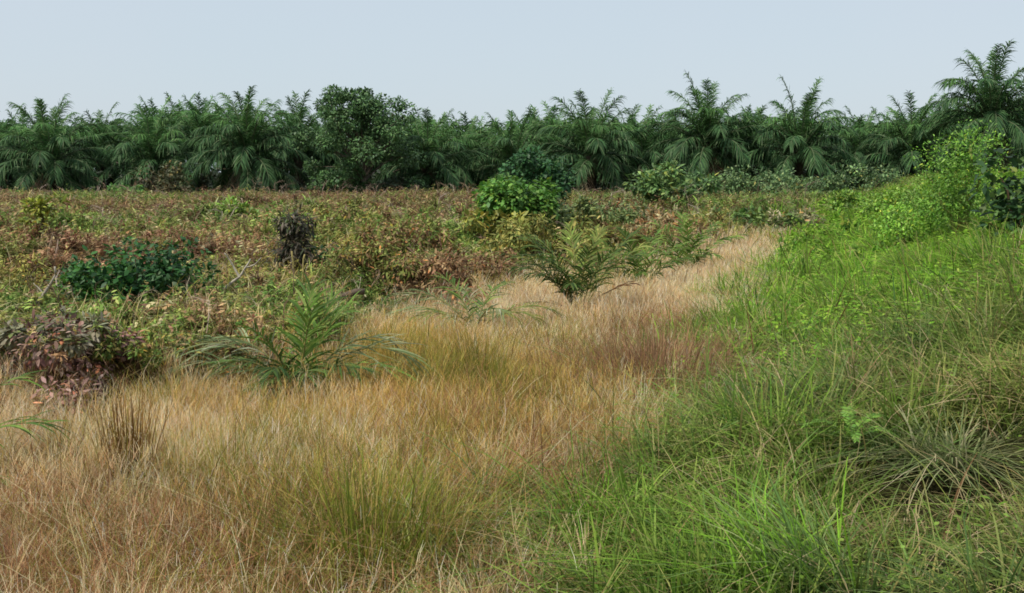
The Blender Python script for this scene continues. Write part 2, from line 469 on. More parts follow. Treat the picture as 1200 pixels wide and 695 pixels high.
# ------------------------------------------------------------------ green grass of the bank
def bank_grass():
    X, Y = sample([(3.0, 5, 620), (5, 8, 640), (8, 13, 680), (13, 22, 760), (22, 40, 240), (40, 92, 34)])
    s = toe(X, Y)
    n = fbm(X * 1.1, Y * 1.1, 3) - 0.5
    keep = (s > -0.1 + n * 2.4 + U(-0.45, 0.45, len(X)))
    bare = patch_field(X, Y, [(1130, 515, 0.5, 0.45), (1050, 510, 0.3, 0.3), (1190, 530, 0.3, 0.3)])
    keep &= U(0, 1, len(X)) > bare * 1.6
    keep &= ~((Y > 55) & (s > 18))
    X, Y = X[keep], Y[keep]
    cs = np.where(Y < 13, 0.30, np.where(Y < 26, 0.5, 0.9))
    X, Y, caz, ch, cr = clump(X, Y, cs, 0.5, 401)
    s = toe(X, Y); N = len(X)
    lod = np.clip(Y / 8.0, 0.75, 6)
    n1 = fbm(X * 0.5, Y * 0.5, 29); n2 = fbm(X * 1.6, Y * 1.6, 33); n3 = fbm(X * 3.1, Y * 3.1, 37)
    c = pick(MIXED, N)
    wb = sstep(10.5, 16, Y + (n1 - 0.5) * 6)
    sel = U(0, 1, N) < wb * (0.95 - 0.35 * sstep(0.45, 0.7, n2)); c[sel] = pick(BRIGHT, sel.sum()); bright = sel
    wc = patch_field(X, Y, [(700, 520, 0.6, 0.9), (640, 560, 0.5, 0.7), (880, 470, 0.8, 1.0), (960, 430, 1.0, 1.4), (760, 470, 0.6, 0.9), (1080, 400, 0.8, 1), (1000, 650, 0.5, 0.5), (1150, 640, 0.4, 0.4)])
    sel = U(0, 1, N) < np.clip(wc * 0.8 + sstep(0.55, 0.75, n2) * 0.3, 0, 0.9) * (1 - 0.6 * wb); c[sel] = pick(COOL, sel.sum())
    wv = patch_field(X, Y, [(800, 620, 0.55, 0.55), (860, 580, 0.45, 0.6), (720, 590, 0.3, 0.5), (930, 560, 0.3, 0.4), (940, 500, 0.5, 0.5), (860, 380, 0.8, 1.6), (780, 560, 0.3, 0.4), (740, 640, 0.3, 0.3)])
    sel = U(0, 1, N) < wv * 0.9; c[sel] = pick(VIVID, sel.sum()); vivid = sel
    wy = patch_field(X, Y, [(900, 440, 0.8, 0.8), (1000, 470, 0.6, 0.4), (880, 540, 0.3, 0.3), (660, 650, 0.6, 0.5), (1150, 430, 0.6, 0.8), (900, 660, 0.6, 0.3), (1100, 600, 0.7, 0.4), (1180, 480, 0.5, 0.7)])
    sel = (~vivid) & (U(0, 1, N) < wy * 0.2 + 0.02 + 0.10 * sstep(0.55, 0.75, n3) * (1 - wb)); c[sel] = pick(STRAW, sel.sum())
    # dark yellow-green right at the foot of the picture
    P = np.stack([X, Y, H(X, Y) - 0.02], -1)
    h = U(0.25, 0.62, N) * (0.6 + 0.8 * n2) * (1 + 0.25 * wb) * (0.55 + 0.85 * ch)
    c = c * (0.78 + 0.44 * cr)[:, None]
    h = np.where(vivid, h * 1.15, h)
    h *= np.clip(0.5 + 0.08 * (Y - 3.2), 0.4, 0.9) * (1 - 0.2 * wb)
    h *= 1 - 0.65 * patch_field(X, Y, [(1120, 560, 0.6, 0.55), (1130, 590, 0.5, 0.4), (1180, 560, 0.4, 0.5)])
    w = np.where(Y < 9, U(0.009, 0.023, N), U(0.006, 0.015, N)) * lod
    az = caz + rng.normal(0, 0.8, N)
    az = np.where(U(0, 1, N) < 0.3, PI * 0.95 + rng.normal(0, 0.7, N) + 2.0 * (n1 - 0.5), az)
    lean = U(0.05, 0.5, N); droop = np.abs(rng.normal(0.5, 0.5, N))
    mb = MB()
    near = Y < 13
    for m_, K in ((near, 6), (~near, 4)):
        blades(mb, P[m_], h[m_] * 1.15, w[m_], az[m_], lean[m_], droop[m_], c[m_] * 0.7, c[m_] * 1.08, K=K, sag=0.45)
    # low broad leaves of creepers woven into the grass
    X, Y = sample([(3.2, 6, 170), (6, 10, 200), (10, 16, 520), (16, 28, 300), (28, 50, 90)])
    n2 = fbm(X * 1.3, Y * 1.3, 53)
    keep = (toe(X, Y) > 0.0) & (U(0, 1, len(X)) < sstep(0.42, 0.62, n2) + 0.35 * (Y > 11)); X, Y = X[keep], Y[keep]; N = len(X)
    lod = np.clip(Y / 9.0, 0.8, 3.0)
    P = np.stack([X, Y, H(X, Y) + U(0.1, 0.5, N) * np.clip(Y / 9, 0.5, 1)], -1)
    D = rnd_dir(N); D[:, 2] = np.abs(D[:, 2]) * 0.4 - 0.1
    Nr = np.stack([U(-.5, .5, N), U(-.5, .5, N), np.ones(N)], -1)
    cc = pick(BRIGHT, N); sel = Y < 10.5; cc[sel] = pick(VIVID, sel.sum())
    leaves(mb, P, D, Nr, U(0.035, 0.07, N) * lod, U(0.016, 0.035, N) * lod, cc)
    # leafy creeper sprigs climbing over the bank
    X, Y = sample([(8, 12, 16), (12, 20, 52), (20, 32, 34), (32, 60, 10)])
    n2 = fbm(X * 0.8, Y * 0.8, 57); n3 = fbm(X * 1.9, Y * 1.9, 59)
    keep = (toe(X, Y) > 0.3) & (U(0, 1, len(X)) < sstep(0.35, 0.6, n2) * 0.9 + 0.1) & ~((Y > 45) & (toe(X, Y) > 16)); X, Y, n3 = X[keep], Y[keep], n3[keep]; N = len(X)
    P = np.stack([X, Y, H(X, Y) + 0.05], -1); k = rng.integers(0, len(SPR), N)
    cc = 0.85 * pick(BRIGHT, N, 0.2) * (0.6 + 0.7 * n3)[:, None]; sel = U(0, 1, N) < 0.3; cc[sel] = pick(VIVID, sel.sum())
    for j, (tv, tf, tc) in enumerate(SPR):
        m = k == j
        mb.scatter(tv, tf, tc, P[m], U(0, 2 * PI, m.sum()), U(0.6, 1.25, m.sum()) * np.clip(Y[m] / 22, 0.5, 1.5), cc[m], U(0, 0.5, m.sum()), U(0, 2 * PI, m.sum()))
    # dead straws lying through the green
    X, Y = sample([(3.0, 6, 50), (6, 12, 45), (12, 24, 12)])
    keep = (toe(X, Y) > -0.3); X, Y = X[keep], Y[keep]; N = len(X)
    P = np.stack([X, Y, H(X, Y) + U(0.05, 0.3, N) * np.clip(Y / 9, 0.5, 1)], -1)
    cc = pick(STRAW, N) * 0.85; sel = U(0, 1, N) < 0.5; cc[sel] = pick(MIXED, sel.sum())
    blades(mb, P, U(0.2, 0.55, N), U(0.004, 0.009, N) * np.clip(Y / 9, 0.8, 2), U(0, 2 * PI, N), U(0.3, 1.3, N), U(0.3, 1.1, N), cc, cc, K=5, sag=0.5)
    X, Y = sample([(3.6, 9, 16), (9, 16, 14), (16, 40, 5)])
    keep = (toe(X, Y) > 0.0) & ~((Y > 25) & (toe(X, Y) > 12)); X, Y = X[keep], Y[keep]; N = len(X)
    P = np.stack([X, Y, H(X, Y)], -1)
    cc = pick([(3, lin(104, 132, 56)), (2, lin(76, 104, 50)), (1, lin(150, 142, 84)), (1, lin(120, 88, 58))], N)
    blades(mb, P, U(0.5, 0.9, N) * np.clip(Y / 9, 0.6, 1.1), U(0.009, 0.018, N) * np.clip(Y / 10, 0.8, 2.2), U(0, 2 * PI, N), U(0.1, 0.7, N), U(0.0, 0.9, N), cc * 0.75, cc, K=6)
    o = mb.build('green_grass', M_GRASS)
    tag(o, 'green grass and creepers with straw woven through, covering the low bank', 'grass', None, 'stuff')
bank_grass()

# ------------------------------------------------------------------ scrub of the field
def tmpl_fern(n=9, L=0.6, el=62, curl=95):
    mb = MB()
    frond(mb, L, el, curl, n, L * 0.2, L * 0.075, (1, 1, 1), np.array([0.75, 0.62, 0.5]), droop=0.25, start=0.12, plum=12, r0=0.004, K=3)
    return mb.arrays()
def tmpl_clump(n=12, L=0.45, w=0.03):
    mb = MB()
    P = np.stack([rng.normal(0, .04, n), rng.normal(0, .04, n), 0 * np.ones(n)], -1)
    g = U(0.8, 1.2, (n, 1)) * np.ones((1, 3))
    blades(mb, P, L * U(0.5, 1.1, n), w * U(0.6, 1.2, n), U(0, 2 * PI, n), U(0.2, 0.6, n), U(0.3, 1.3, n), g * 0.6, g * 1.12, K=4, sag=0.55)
    return mb.arrays()
def tmpl_twig(L=0.7):
    mb = MB()
    def br(p, d, l, r, k):
        t = np.linspace(0, 1, 4)
        d = unit(d); b = rng.normal(0, 0.12, 3)
        pts = p + d * (l * t)[:, None] + b * (l * t ** 2)[:, None]
        mb.tube(pts, r * (1 - 0.55 * t), np.array([1.0, 0.97, 0.93]), 3)
        if k > 0:
            for j in range(3):
                tt = U(0.4, 1.0); q = p + d * l * tt + b * l * tt ** 2
                br(q, d + rng.normal(0, 0.6, 3), l * U(0.45, 0.7), r * 0.55, k - 1)
    br(np.zeros(3), np.array([0.2, 0, 1.0]), L * 0.55, 0.009, 2)
    return mb.arrays()

S_OLIVE = [(4, lin(122, 130, 64)), (3, lin(100, 112, 54)), (3, lin(148, 148, 84)), (1, lin(82, 96, 48))]
S_GREEN = [(4, lin(104, 128, 58)), (3, lin(84, 112, 52)), (2, lin(138, 158, 80))]
S_YELL = [(3, lin(154, 146, 78)), (2, lin(136, 134, 68)), (1, lin(172, 162, 100))]
S_RED = [(4, lin(142, 110, 82)), (3, lin(124, 92, 72)), (2, lin(158, 130, 96)), (1, lin(116, 76, 60))]
S_BROWN = [(3, lin(146, 116, 80)), (3, lin(120, 94, 66)), (2, lin(174, 146, 106)), (1, lin(96, 76, 58))]
S_PALE = [(3, lin(172, 162, 120)), (2, lin(150, 140, 108))]

RED_PX = [(20, 285, 3.2, 4), (130, 285, 2.4, 3.2), (215, 283, 2.6, 3), (30, 250, 5, 7), (560, 275, 2.4, 4), (480, 300, 1.6, 2.2), (520, 315, 1.4, 1.8), (260, 250, 4, 5),
          (470, 250, 6, 8), (160, 240, 7, 9), (560, 240, 5, 8), (720, 240, 4, 8), (790, 238, 5, 8), (330, 232, 14, 14), (60, 230, 12, 12)]
GRN_PX = [(280, 245, 2.4, 4.5), (120, 258, 3, 4), (65, 250, 1.2, 3.5), (85, 345, 1.6, 1.6), (110, 370, 1.0, 1.2), (370, 345, 1.5, 2), (430, 330, 1.5, 2), (870, 258, 3, 6), (900, 240, 5, 10), (400, 260, 2.6, 4),
          (580, 255, 2.5, 5), (140, 228, 5, 7), (520, 222, 6, 8), (680, 228, 5, 10), (440, 385, 1.0, 1.5), (350, 240, 3, 4), (970, 235, 6, 12)]

def scrub():
    mb = MB()
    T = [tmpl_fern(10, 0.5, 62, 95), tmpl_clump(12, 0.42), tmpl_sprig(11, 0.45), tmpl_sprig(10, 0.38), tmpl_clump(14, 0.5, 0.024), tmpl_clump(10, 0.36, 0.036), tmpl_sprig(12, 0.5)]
    TW = [tmpl_twig(0.7), tmpl_twig(0.6)]
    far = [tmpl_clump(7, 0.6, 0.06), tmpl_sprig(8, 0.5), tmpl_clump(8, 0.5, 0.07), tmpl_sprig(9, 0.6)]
    for (bins, TT, big) in (([(9.5, 15, 120), (15, 24, 82), (24, 34, 54)], T, False), ([(34, 50, 34), (50, 75, 18.0), (75, 106, 10.0)], far, True)):
        X, Y = sample(bins)
        s = toe(X, Y)
        keep = (scrub_mask(X, Y) > U(0.3, 0.7, len(X))) & (s < 0.3)
        keep |= (Y > 46) & (s < 30)
        X, Y = X[keep], Y[keep]; N = len(X)
        n1 = fbm(X * 0.33, Y * 0.33, 61); n2 = fbm(X * 0.9, Y * 0.9, 67); n4 = fbm(X * 0.12, Y * 0.12, 71)
        c = pick(S_OLIVE, N, 0.25)
        sel = n2 + U(-.09, .09, N) > 0.50; c[sel] = pick(S_BROWN, sel.sum(), 0.25)
        sel = (n1 + U(-.08, .08, N) > 0.58) & (U(0, 1, N) < 0.8); c[sel] = pick(S_YELL, sel.sum(), 0.2)
        n6 = fbm(X * 1.1, Y * 1.1, 79)
        wr = np.clip(patch_field(X, Y, RED_PX) * 0.9 + sstep(0.55, 0.7, n4) * 0.4, 0, 0.85)
        wg = patch_field(X, Y, GRN_PX) * 0.85
        wr = wr * (1 - wg) * (1 - 0.7 * sstep(0.12, 0.28, X / Y) * (Y > 45))
        sel = n6 + U(-.12, .12, N) < 0.16 + 0.52 * wr; c[sel] = pick(S_RED, sel.sum(), 0.25)
        wg = np.maximum(wg, 0.55 * sstep(0.12, 0.28, X / Y) * (Y > 45))
        sel = U(0, 1, N) < wg; c[sel] = pick(S_GREEN, sel.sum(), 0.2)
        n5 = fbm(X * 1.5, Y * 1.5, 73)
        c = c * (0.7 + 0.6 * n5)[:, None]
        sel = U(0, 1, N) < 0.09; c[sel] = pick(S_PALE, sel.sum(), 0.2)
        if big: c = c * (0.72 + 0.4 * fbm(X * 0.4, Y * 0.25, 99))[:, None] * np.array([0.96, 1.0, 0.98])
        z = H(X, Y) + U(-0.1, 0.08, N)
        P = np.stack([X, Y, z], -1)
        k = rng.integers(0, len(TT), N)
        sc = U(0.5, 1.05, N) * (np.clip(Y / 30, 0.85, 1.25) if big else np.clip(Y / 22, 0.8, 1.3))
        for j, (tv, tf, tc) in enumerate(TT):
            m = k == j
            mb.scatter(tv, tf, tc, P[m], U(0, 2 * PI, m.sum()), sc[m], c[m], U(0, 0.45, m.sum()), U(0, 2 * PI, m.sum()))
    # bare twigs
    X, Y = sample([(10, 18, 2.2), (18, 40, 0.8), (40, 90, 0.14)])
    keep = (scrub_mask(X, Y) > 0.6) & (toe(X, Y) < 0); X, Y = X[keep], Y[keep]; N = len(X)
    P = np.stack([X, Y, H(X, Y)], -1); k = rng.integers(0, 2, N)
    cc = pick([(2, lin(150, 132, 116)), (2, lin(96, 78, 64)), (1, lin(180, 166, 150))], N)
    for j, (tv, tf, tc) in enumerate(TW):
        m = k == j
        mb.scatter(tv, tf, tc, P[m], U(0, 2 * PI, m.sum()), U(0.6, 1.2, m.sum()) * np.clip(Y[m] / 25, 1, 2.2), cc[m], U(0, 0.7, m.sum()), U(0, 2 * PI, m.sum()))
    # tall thin grass standing in the scrub
    X, Y = sample([(10, 18, 45), (18, 35, 22), (35, 70, 5)])
    n = fbm(X * 0.5, Y * 0.5, 83)
    keep = (scrub_mask(X, Y) > 0.55) & (toe(X, Y) < 0.2) & (U(0, 1, len(X)) < sstep(0.4, 0.65, n)); X, Y = X[keep], Y[keep]; N = len(X)
    P = np.stack([X, Y, H(X, Y)], -1)
    cc = pick(OLIVE, N); sel = U(0, 1, N) < 0.5; cc[sel] = pick(STRAW, sel.sum())
    blades(mb, P, U(0.3, 0.65, N), U(0.006, 0.010, N) * np.clip(Y / 14, 1, 3), U(0, 2 * PI, N), U(0.1, 0.5, N), U(0.1, 0.8, N), cc * 0.8, cc, K=4)
    mb.c = [np.minimum(c_ * 1.28, 0.6) for c_ in mb.c]
    o = mb.build('scrub_cover', M_SCRUB)
    tag(o, 'tangle of low olive and rust coloured ferns and creepers covering the flat field', 'scrub', None, 'stuff')
scrub()

# ------------------------------------------------------------------ oil palms of the plantation
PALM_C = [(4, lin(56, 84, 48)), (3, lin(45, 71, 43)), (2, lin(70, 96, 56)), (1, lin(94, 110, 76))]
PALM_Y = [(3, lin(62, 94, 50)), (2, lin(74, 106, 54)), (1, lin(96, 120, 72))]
CLS = [(86, 34, 3), (78, 60, 5), (68, 82, 6), (55, 92, 6), (40, 92, 6), (23, 82, 6), (5, 66, 5), (-18, 44, 4)]

def palm_frond_mb(el0, curl, seed_pal, L=6.2, base=(0, 0, 0), mbx=None, n=74, lw=0.085):
    mb = mbx or MB()
    frond(mb, L * U(0.92, 1.06), el0, curl * U(0.85, 1.15), n, 1.15, lw, lambda m: pick(seed_pal, m, 0.24) * np.array([1.28, 1.30, 1.34]), lin(104, 116, 84), droop=0.65, start=0.10, plum=30, sweep=26, cexp=1.8,  # bluish gain on the palette puts distance haze into the leaflet colour
          sway=U(-0.25, 0.25), r0=0.09, base=base, K=4)
    return mb
FR = []
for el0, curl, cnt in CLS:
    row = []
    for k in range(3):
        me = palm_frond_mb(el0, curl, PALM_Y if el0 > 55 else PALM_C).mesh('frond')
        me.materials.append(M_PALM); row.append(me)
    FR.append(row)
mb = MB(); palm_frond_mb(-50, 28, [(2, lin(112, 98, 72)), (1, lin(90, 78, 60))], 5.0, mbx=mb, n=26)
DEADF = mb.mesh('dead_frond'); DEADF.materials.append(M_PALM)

def palm_trunk(h):
    mb = MB()
    t = np.linspace(0, 1, 12)
    pts = np.stack([0.08 * np.sin(3 * t), 0.06 * np.sin(2.2 * t + 1), -0.3 + (h + 0.5) * t], -1)
    mb.tube(pts, 0.42 + 0.10 * np.sin(9 * t) * 0.3 + 0.10 * t, lin(74, 66, 54), 10, 0.14)
    # stubs of cut fronds spiralling round
    n = int(12 * h)
    k = np.arange(n); z = k / n * h; a = k * 2.4
    P = np.stack([0.4 * np.cos(a), 0.4 * np.sin(a), z], -1)
    D = np.stack([np.cos(a) * 0.6, np.sin(a) * 0.6, np.ones(n)], -1)
    leaves(mb, P, D, np.stack([np.cos(a), np.sin(a), 0.2 * np.ones(n)], -1), U(0.3, 0.5, n), U(0.16, 0.24, n), pick([(1, lin(84, 74, 60)), (1, lin(64, 60, 48))], n), -0.2)
    return mb

def oil_palm(px, top, D, label, cat='oil palm', group=None, fronds=True):
    p = at_depth(px, D)
    zt = CAM[2] + (HOR - top) / F0 * D
    sc = U(0.94, 1.06)
    h = max(1.2, zt - p[2] - 6.1 * sc)
    root = empty('oil_palm', p, label, cat, group)
    palm_trunk(h).build('trunk', M_BARK, root)
    az0 = U(0, 2 * PI); j = 0
    if fronds:
        for ci, (el0, curl, cnt) in enumerate(CLS):
            for k in range(cnt):
                o = bpy.data.objects.new('frond', FR[ci][rng.integers(0, 3)]); col.objects.link(o); o.parent = root
                a = az0 + j * 2.39996 + U(-0.2, 0.2); j += 1
                o.location = (0.25 * math.cos(a), 0.25 * math.sin(a), h - 0.06 * ci)
                o.rotation_euler = (U(-0.12, 0.12), U(-0.08, 0.08), a)
                s_ = sc * U(0.9, 1.08); o.scale = (s_, s_ * U(0.95, 1.05), s_)
        for k in range(3):
            o = bpy.data.objects.new('dead_frond', DEADF); col.objects.link(o); o.parent = root
            a = U(0, 2 * PI); o.location = (0.3 * math.cos(a), 0.3 * math.sin(a), h - 0.3); o.rotation_euler = (0, 0, a)
            s_ = min(1.0, (h + 0.4) / 4.2) * sc; o.scale = (s_, s_, s_); o['label'] = 'brown dead frond hanging against the trunk'
    else:
        mb = MB()
        crown(mb, np.array([0, 0, h]), az0, sc)
        mb.build('crown', M_PALM, root)
    return root

CROWN_T = []
for el0, curl, cnt in CLS[:-1]:
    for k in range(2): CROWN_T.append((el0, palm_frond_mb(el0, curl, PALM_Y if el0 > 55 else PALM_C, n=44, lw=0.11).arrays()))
def crown(mb, base, az0, sc):
    j = 0
    for ci, (el0, curl, cnt) in enumerate(CLS[:-1]):
        for k in range(cnt):
            tv, tf, tc = CROWN_T[ci * 2 + rng.integers(0, 2)][1]
            a = az0 + j * 2.39996 + U(-0.2, 0.2); j += 1
            mb.scatter(tv, tf, tc, np.array([base]), np.array([a]), np.array([sc * U(0.9, 1.08)]), np.ones((1, 3)) * U(0.85, 1.15))

FRONT = [
    (-38, 118, 106, 'oil palm cut by the left edge of the picture, only its right fronds showing'),
    (60, 114, 103, 'oil palm at far left with wide fronds arching down to the rusty field'),
    (180, 124, 107, 'dark oil palm standing behind the brownish bush at the plantation edge'),
    (292, 103, 102, 'large oil palm left of the round broadleaf tree with fronds drooping to the ground'),
    (500, 126, 104, 'oil palm right of the broadleaf tree with one long frond arching low'),
    (600, 128, 108, 'oil palm rising behind the bright green bush in mid field'),
    (692, 108, 104, 'oil palm right of the bright green bush with a tight upright spear of leaves'),
    (828, 93, 104, 'tall oil palm with two fronds standing up like horns, right of centre'),
    (935, 100, 103, 'oil palm with fronds fanned like a shuttlecock above the low hedge of bushes'),
    (1068, 112, 102, 'broad dark oil palm directly left of the tallest palm'),
    (1158, 56, 93, 'tallest oil palm, standing at upper right behind the yellow green shrub'),
    (1245, 96, 100, 'oil palm half outside the right edge of the picture'),
]
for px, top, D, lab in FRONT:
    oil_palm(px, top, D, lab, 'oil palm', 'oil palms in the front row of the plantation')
BACK = [
    (8, 120, 117, 'oil palm crown in the second row at the left edge, over the far left palm'),
    (118, 118, 119, 'second row oil palm crown right of the far left palm'),
    (238, 104, 116, 'second row oil palm with a raised spear left of the large drooping palm'),
    (350, 104, 118, 'second row oil palm crown touching the left side of the broadleaf tree'),
    (470, 122, 119, 'second row oil palm crown peeping out on the right of the broadleaf tree'),
    (548, 124, 116, 'second row oil palm in the lower stretch of skyline above the bright green bush'),
    (648, 114, 118, 'second row oil palm just left of the palm with the upright spear'),
    (752, 122, 117, 'second row oil palm in the dip of skyline left of the horned palm'),
    (884, 116, 118, 'second row oil palm between the horned palm and the shuttlecock palm'),
    (1005, 124, 116, 'second row oil palm in the dip right of the shuttlecock palm'),
    (1112, 112, 115, 'second row oil palm crown under the left fronds of the tallest palm'),
    (1205, 92, 112, 'second row oil palm behind the tallest palm at the right edge'),
]
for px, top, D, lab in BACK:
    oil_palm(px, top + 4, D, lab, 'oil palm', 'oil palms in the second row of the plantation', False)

def plantation_mass():
    mb = MB()
    for row, D in enumerate((126, 137, 150)):
        for px in np.arange(-120, 1330, 62 - row * 6):
            x = px + U(-14, 14)
            p = at_depth(x, D + U(-2, 2))
            zt = CAM[2] + (HOR - (131 + U(-5, 9) - (14 if 180 < px < 300 else 0) - (18 if px > 1080 else 0))) / F0 * D
            h = max(1.5, zt - 5.9)
            crown(mb, np.array([p[0], p[1], p[2] + h]), U(0, 2 * PI), U(0.9, 1.05))
            t = np.linspace(0, 1, 4)
            mb.tube(np.stack([p[0] + 0 * t, p[1] + 0 * t, p[2] - .2 + h * t], -1), 0.4 + 0 * t, lin(66, 60, 50), 7, 0.1)
    o = mb.build('distant_palms', M_PALM)
    tag(o, 'further rows of oil palms merging into one dark mass behind the plantation edge', 'palm wood', None, 'stuff')
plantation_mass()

def undergrowth():
    mb = MB()
    n = 16000
    Y = U(105, 150, n); X = U(-1, 1, n) * (0.5 * Y + 6)
    z = H(X, Y) + U(0, 1, n) ** 1.3 * 2.8 * (0.5 + fbm(X * 0.3, Y * 0.3, 91))
    c = pick([(3, lin(52, 64, 46)), (2, lin(66, 74, 48)), (1, lin(84, 76, 56))], n, 0.25)
    D = rnd_dir(n); D[:, 2] *= 0.5
    leaves(mb, np.stack([X, Y, z], -1), D, np.stack([U(-.7, .7, n), U(-.7, .7, n), np.ones(n)], -1), U(0.4, 0.8, n), U(0.2, 0.4, n), c)
    o = mb.build('undergrowth', M_LEAF)
    tag(o, 'dark weedy undergrowth in the shade below the palm rows', 'undergrowth', None, 'stuff')
undergrowth()

# ------------------------------------------------------------------ shrubs
def shrub(name, label, cat, base, w, h, pal, n, ll, lw, lobes=9, group=None, stems=6, bark=None, flat=0.25, spread=1.0, dry=False, mat=None, upright=0.0, seed_dir=None, depth=None, cone=0.0):
    root = empty(name, base, label, cat, group)
    w *= 1.22; h *= 1.12
    mb = MB()
    d_ = depth or w
    lc = np.stack([U(-0.5, 0.5, lobes) * w * 0.72 * spread, U(-0.5, 0.5, lobes) * d_ * 0.72, U(0.16, 0.86, lobes) * h], -1)
    lc[:, :2] *= (1 - cone * np.clip(lc[:, 2:3] / h - 0.1, 0, 1))
    rr = np.sqrt((lc[:, 0] / (w * .5)) ** 2 + (lc[:, 1] / (d_ * .5)) ** 2)
    lc[:, 2] *= np.clip(1.15 - 0.45 * rr ** 1.5, 0.35, 1)
    lr = U(0.13, 0.32, lobes) * min(w, 1.3 * h)
    k = rng.integers(0, lobes, n)
    dd = rnd_dir(n); rad = lr[k] * U(0.45, 1.05, n) ** 0.6
    sq = np.array([1, 1, 0.8])
    P = lc[k] + dd * sq * rad[:, None]
    P[:, 2] = np.where(P[:, 2] < 0.02, U(0.02, 0.25 * h, n), P[:, 2])
    out = dd * 0.8 + rnd_dir(n) * 0.8; out[:, 2] = out[:, 2] * (1 - flat) + upright - 0.12
    nr = dd * 0.5 + np.array([0, 0, 1.0]) + 0.5 * rnd_dir(n)
    shade = (1 + 0.22 * rng.normal(size=lobes))[k][:, None].clip(0.6, 1.5)
    c = pick(pal, n, 0.2) * shade
    old = U(0, 1, n) < 0.06
    c[old] = c[old] * np.array([1.7, 1.15, 0.8])
    g = U(0.55, 1.4, n)
    leaves(mb, P, out, nr, ll * g, lw * g, c)
    ms = MB()
    bark = lin(92, 76, 58) if bark is None else bark
    for i in range(stems):
        q = lc[rng.integers(0, lobes)]
        t = np.linspace(0, 1, 6)[:, None]
        b0 = np.array([U(-.06, .06) * w, U(-.06, .06) * w, -0.08])
        pts = b0 * (1 - t) + q * t + np.array([0, 0, 0.15 * h]) * t * (1 - t) + rng.normal(0, 0.012 * h, (6, 3)) * t
        ms.tube(pts, 0.018 * h * (1.05 - 0.8 * t[:, 0]) + 0.004, bark, 5)
    mb.build('foliage', mat or M_LEAF, root)
    ms.build('stem', M_BARK, root)
    return root

G_DARK = [(4, lin(54, 98, 48)), (3, lin(44, 82, 44)), (2, lin(76, 124, 60))]
G_MID = [(4, lin(86, 132, 60)), (3, lin(70, 114, 52)), (2, lin(112, 152, 76))]
G_LIME = [(4, lin(128, 176, 60)), (3, lin(108, 158, 52)), (2, lin(152, 194, 84))]
G_OLIVE = [(3, lin(108, 124, 72)), (3, lin(88, 106, 62)), (2, lin(132, 146, 94))]
G_HEDGE = [(3, lin(96, 122, 74)), (3, lin(78, 104, 64)), (2, lin(122, 144, 94))]

# dark leafy bush, left of centre
b = at(165, 345)
shrub('leafy_bush', 'dense dark green leafy bush standing in the scrub at left', 'bush', b, 1.75, 0.98, G_DARK, 3000, 0.10, 0.055, 26, bark=lin(110, 90, 74))
b = at(118, 338)
shrub('leafy_bush', 'smaller brighter green bush touching the left of the dense dark bush', 'bush', b, 1.0, 0.6, [(3, lin(92, 142, 56)), (2, lin(74, 124, 52))], 900, 0.11, 0.055, 7)
b = at(345, 303)
shrub('withered_bush', 'dark withered brown bush with a pointed top behind the young palm', 'bush', b, 0.9, 1.05, [(4, lin(66, 62, 50)), (2, lin(92, 82, 66)), (2, lin(66, 78, 50))], 1500, 0.13, 0.035, 16, upright=-0.25, spread=0.9, cone=0.95, bark=lin(70, 60, 52))
b = at(378, 300)
shrub('creeper_bush', 'small green creeper bush on the right of the dark withered bush', 'bush', b, 0.6, 0.5, G_MID, 300, 0.11, 0.06, 4)
b = at(48, 460)
shrub('dead_shrub', 'purple brown dead shrub with curled leaves at the left edge', 'dead shrub', b, 1.75, 0.85, [(4, lin(152, 120, 108)), (3, lin(124, 92, 82)), (2, lin(180, 152, 138)), (2, lin(84, 62, 54))], 4600, 0.075, 0.03, 14, upright=-0.1, bark=lin(120, 98, 92), mat=M_SCRUB)
b = at(70, 385)
shrub('grey_shrub', 'grey green twiggy shrub just above the purple brown dead shrub', 'shrub', b, 1.2, 0.38, [(3, lin(136, 132, 106)), (2, lin(110, 110, 82)), (1, lin(112, 124, 70))], 1200, 0.09, 0.035, 8, bark=lin(150, 138, 124))

# tangled thickets of the field
TH = [(505, 335, 1.7, 0.75, 0.14, S_BROWN + S_RED[:1], 'brown tangled thicket where the scrub meets the tan grass, left of the upright young palm'),
      (440, 318, 1.7, 0.7, 0.13, S_OLIVE + S_BROWN[:1], 'olive thicket right of the dark withered bush, beyond the bent silvery palm'),
      (565, 318, 1.6, 0.7, 0.14, S_RED + S_BROWN, 'rust coloured thicket directly left of the upright young palm'),
      (240, 405, 1.1, 0.38, 0.08, S_OLIVE + S_BROWN, 'low olive brown thicket between the purple dead shrub and the left young palm'),
      (160, 395, 1.1, 0.34, 0.08, S_YELL + S_GREEN, 'yellow green low thicket below the dense dark bush'),
      (480, 285, 2.2, 0.8, 0.17, S_BROWN + S_OLIVE[:2], 'brown olive thicket in mid field left of the yellow green low shrub'),
      (735, 262, 3.2, 1.0, 0.24, S_PALE + S_BROWN, 'pale brown dead thicket in front of the light green thicket'),
      (20, 330, 1.6, 0.6, 0.11, S_YELL + S_OLIVE, 'yellow olive thicket at the left edge beyond the grey twiggy shrub'),
      (640, 285, 2.4, 0.8, 0.18, S_OLIVE + S_YELL, 'olive drooping thicket right behind the upright young palm'),
      (400, 262, 3.0, 0.8, 0.22, S_OLIVE + S_BROWN[:1], 'low olive thicket beyond the dark withered bush')]
for px, py, w, h, ll, pal, lab in TH:
    shrub('thicket', lab, 'thicket', at(px, py), w, h, [(a, c_ * 1.02) for a, c_ in pal], 2600, ll * 0.72, ll * 0.25, 18, upright=-0.22, mat=M_SCRUB, stems=8, bark=lin(128, 110, 92))

